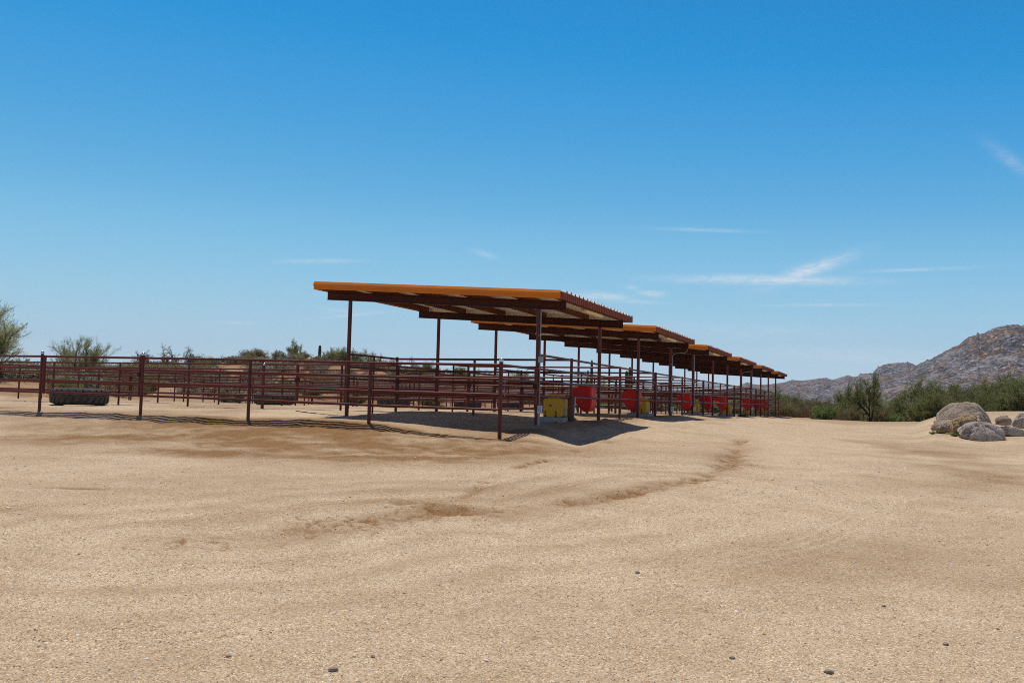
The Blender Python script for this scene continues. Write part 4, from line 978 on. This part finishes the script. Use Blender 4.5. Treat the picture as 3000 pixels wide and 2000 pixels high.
# ------------------------------------------------------------------ camera, sun, sky
cam = bpy.data.cameras.new('camera'); cam.lens = 36 * 2661.17 / 3000; cam.sensor_width = 36; cam.sensor_fit = 'HORIZONTAL'; cam.clip_start = .1; cam.clip_end = 20000
co = bpy.data.objects.new('camera', cam); COL.objects.link(co); SC.camera = co
r_, u_, w_ = Vector(CR), Vector(CU), Vector(CW)
mm = Matrix.Identity(4)
for i in range(3): mm[i][0] = r_[i]; mm[i][1] = u_[i]; mm[i][2] = -w_[i]; mm[i][3] = CAM[i]
co.matrix_world = mm
ELEV = math.radians(70.5); AZ = math.atan2(-.25, .255)       # from +Y towards +X
sd = Vector((math.sin(AZ) * math.cos(ELEV), math.cos(AZ) * math.cos(ELEV), math.sin(ELEV)))
sun = bpy.data.lights.new('sun', 'SUN'); sun.energy = 3.8; sun.angle = math.radians(.53); sun.color = (1.0, .955, .89)
so = bpy.data.objects.new('sun', sun); COL.objects.link(so); so.rotation_euler = sd.to_track_quat('Z', 'Y').to_euler(); so.location = (0, 0, 60)
W = bpy.data.worlds.new('World'); SC.world = W; W.use_nodes = True
t = W.node_tree; nd = t.nodes; bg = nd['Background']
sky = nd.new('ShaderNodeTexSky'); sky.sky_type = 'NISHITA'; sky.sun_disc = False; sky.sun_elevation = ELEV; sky.sun_rotation = AZ % (2 * math.pi)
sky.altitude = 0; sky.air_density = .7; sky.dust_density = 0; sky.ozone_density = 8.0
dim = nd.new('ShaderNodeVectorMath'); dim.operation = 'SCALE'; t.links.new(sky.outputs[0], dim.inputs[0]); dim.inputs['Scale'].default_value = .1
hs = nd.new('ShaderNodeRGBCurve'); t.links.new(dim.outputs[0], hs.inputs['Color'])      # colour grade of the sky: a deep polarised blue
for ch, pts in enumerate((((.056, .056), (.073, .050), (.093, .012), (.110, .034), (.137, .085), (.187, .19), (.30, .325), (.53, .45), (1, .6)),
                          ((.114, .070), (.147, .125), (.186, .208), (.22, .265), (.27, .335), (.355, .445), (.53, .53), (.70, .56), (1, .58)),
                          ((.272, .19), (.343, .34), (.418, .51), (.475, .57), (.555, .60), (.66, .645), (.763, .65), (1, .65)))):
    c = hs.mapping.curves[ch]; c.points[0].location = (0, 0); c.points[1].location = pts[-1]
    for p in pts[:-1]: c.points.new(*p)
hs.mapping.update()
up_ = nd.new('ShaderNodeVectorMath'); up_.operation = 'SCALE'; t.links.new(hs.outputs[0], up_.inputs[0]); up_.inputs['Scale'].default_value = 10
bg.inputs[1].default_value = .125
def Mth(op, a, b=None, clamp=False):
    n = nd.new('ShaderNodeMath'); n.operation = op; n.use_clamp = clamp
    for i, v in enumerate((a, b)):
        if v is None: continue
        if isinstance(v, bpy.types.NodeSocket): t.links.new(v, n.inputs[i])
        else: n.inputs[i].default_value = v
    return n.outputs[0]
tc = nd.new('ShaderNodeTexCoord').outputs['Generated']
def dot(v):
    n = nd.new('ShaderNodeVectorMath'); n.operation = 'DOT_PRODUCT'; t.links.new(tc, n.inputs[0]); n.inputs[1].default_value = v; return n.outputs['Value']
f_ = Mth('MAXIMUM', dot((FW[0], FW[1], 0)), .05)
cu = Mth('DIVIDE', dot((RT[0], RT[1], 0)), f_); cv = Mth('DIVIDE', dot((0, 0, 1)), f_)
cmb = nd.new('ShaderNodeCombineXYZ'); t.links.new(cu, cmb.inputs[0]); t.links.new(cv, cmb.inputs[1])
def sky_noise(sx, sy, rot, sc, det=5, dist=.6):
    m = nd.new('ShaderNodeMapping'); t.links.new(cmb.outputs[0], m.inputs[0]); m.inputs['Scale'].default_value = (sx, sy, 1); m.inputs['Rotation'].default_value = (0, 0, rot)
    n = nd.new('ShaderNodeTexNoise'); t.links.new(m.outputs[0], n.inputs['Vector']); n.inputs['Scale'].default_value = sc; n.inputs['Detail'].default_value = det; n.inputs['Roughness'].default_value = .62; n.inputs['Distortion'].default_value = dist
    return n.outputs[0]
wisp = sky_noise(1, 3.2, -.25, 34); fine = sky_noise(1, 5, .5, 90, 4)
tex = Mth('MULTIPLY', Mth('SUBTRACT', Mth('ADD', Mth('MULTIPLY', wisp, .7), Mth('MULTIPLY', fine, .45)), .33, True), 3.0, True)
# thin cirrus streaks at fixed compass directions: (bearing, height, half length, half depth, tilt, strength)
CIRRUS = [(.2821,.1393,.0864,.0046,.7,1),(.3275,.151,.0432,.0066,20.7,.9),(.3577,.1651,.0188,.0019,18.7,.7),(.2134,.1934,.0451,.0019,-.3,.4),(.1008,.1167,.0282,.0036,-1.3,.8),(.1536,.121,.0132,.003,-1.3,.7),(.1309,.1273,.0075,.0023,-1.3,.35),(.1311,.1117,.0301,.0019,-1.3,.5),(.3465,.113,.0564,.0015,1.7,.4),(.4449,.1546,.0564,.0019,3.7,.4),(.5524,.2802,.0282,.0075,-36,.28),(-.2141,.1484,.0413,.0026,1.7,.35),(-.3057,.0778,.0263,.0015,-.3,.3),(-.1741,.0896,.0376,.0015,6.7,.45),(-.1894,.0938,.0188,.0023,-1.3,.3),(-.0326,.1604,.0132,.003,-16,.35),(.2258,.081,.1503,.0094,.7,.22),(.3767,.0582,.1127,.0094,-1.3,.3)]
tot = None
for a, b, la, lb, rot, k in CIRRUS:
    c, s = math.cos(math.radians(rot)), math.sin(math.radians(rot))
    du = Mth('SUBTRACT', cu, a); dv = Mth('SUBTRACT', cv, b)
    p = Mth('DIVIDE', Mth('ADD', Mth('MULTIPLY', du, c), Mth('MULTIPLY', dv, s)), la); q = Mth('DIVIDE', Mth('ADD', Mth('MULTIPLY', du, -s), Mth('MULTIPLY', dv, c)), lb)
    g = Mth('MULTIPLY', Mth('POWER', 2.718, Mth('MULTIPLY', Mth('ADD', Mth('MULTIPLY', p, p), Mth('MULTIPLY', q, q)), -.9)), k)
    tot = g if tot is None else Mth('MAXIMUM', tot, g)
cloud = Mth('MULTIPLY', Mth('MULTIPLY', tot, tex), .74, True)
mx = nd.new('ShaderNodeMix'); mx.data_type = 'RGBA'; t.links.new(cloud, mx.inputs[0]); t.links.new(up_.outputs[0], mx.inputs[6]); mx.inputs[7].default_value = (6.6, 6.8, 7.1, 1)
t.links.new(mx.outputs[2], bg.inputs[0])
SC.view_settings.view_transform = 'Standard'; SC.view_settings.look = 'None'; SC.view_settings.exposure = 0; SC.view_settings.gamma = 1
SC.view_settings.use_curve_mapping = False
SC.render.engine = 'CYCLES'; SC.cycles.use_denoising = False; SC.cycles.denoiser = 'OPENIMAGEDENOISE'; SC.cycles.denoising_input_passes = 'RGB_ALBEDO_NORMAL'; SC.cycles.denoising_prefilter = 'ACCURATE'
SC.cycles.max_bounces = 8; SC.cycles.diffuse_bounces = 6; SC.cycles.filter_width = 1.0; SC.cycles.transparent_max_bounces = 4
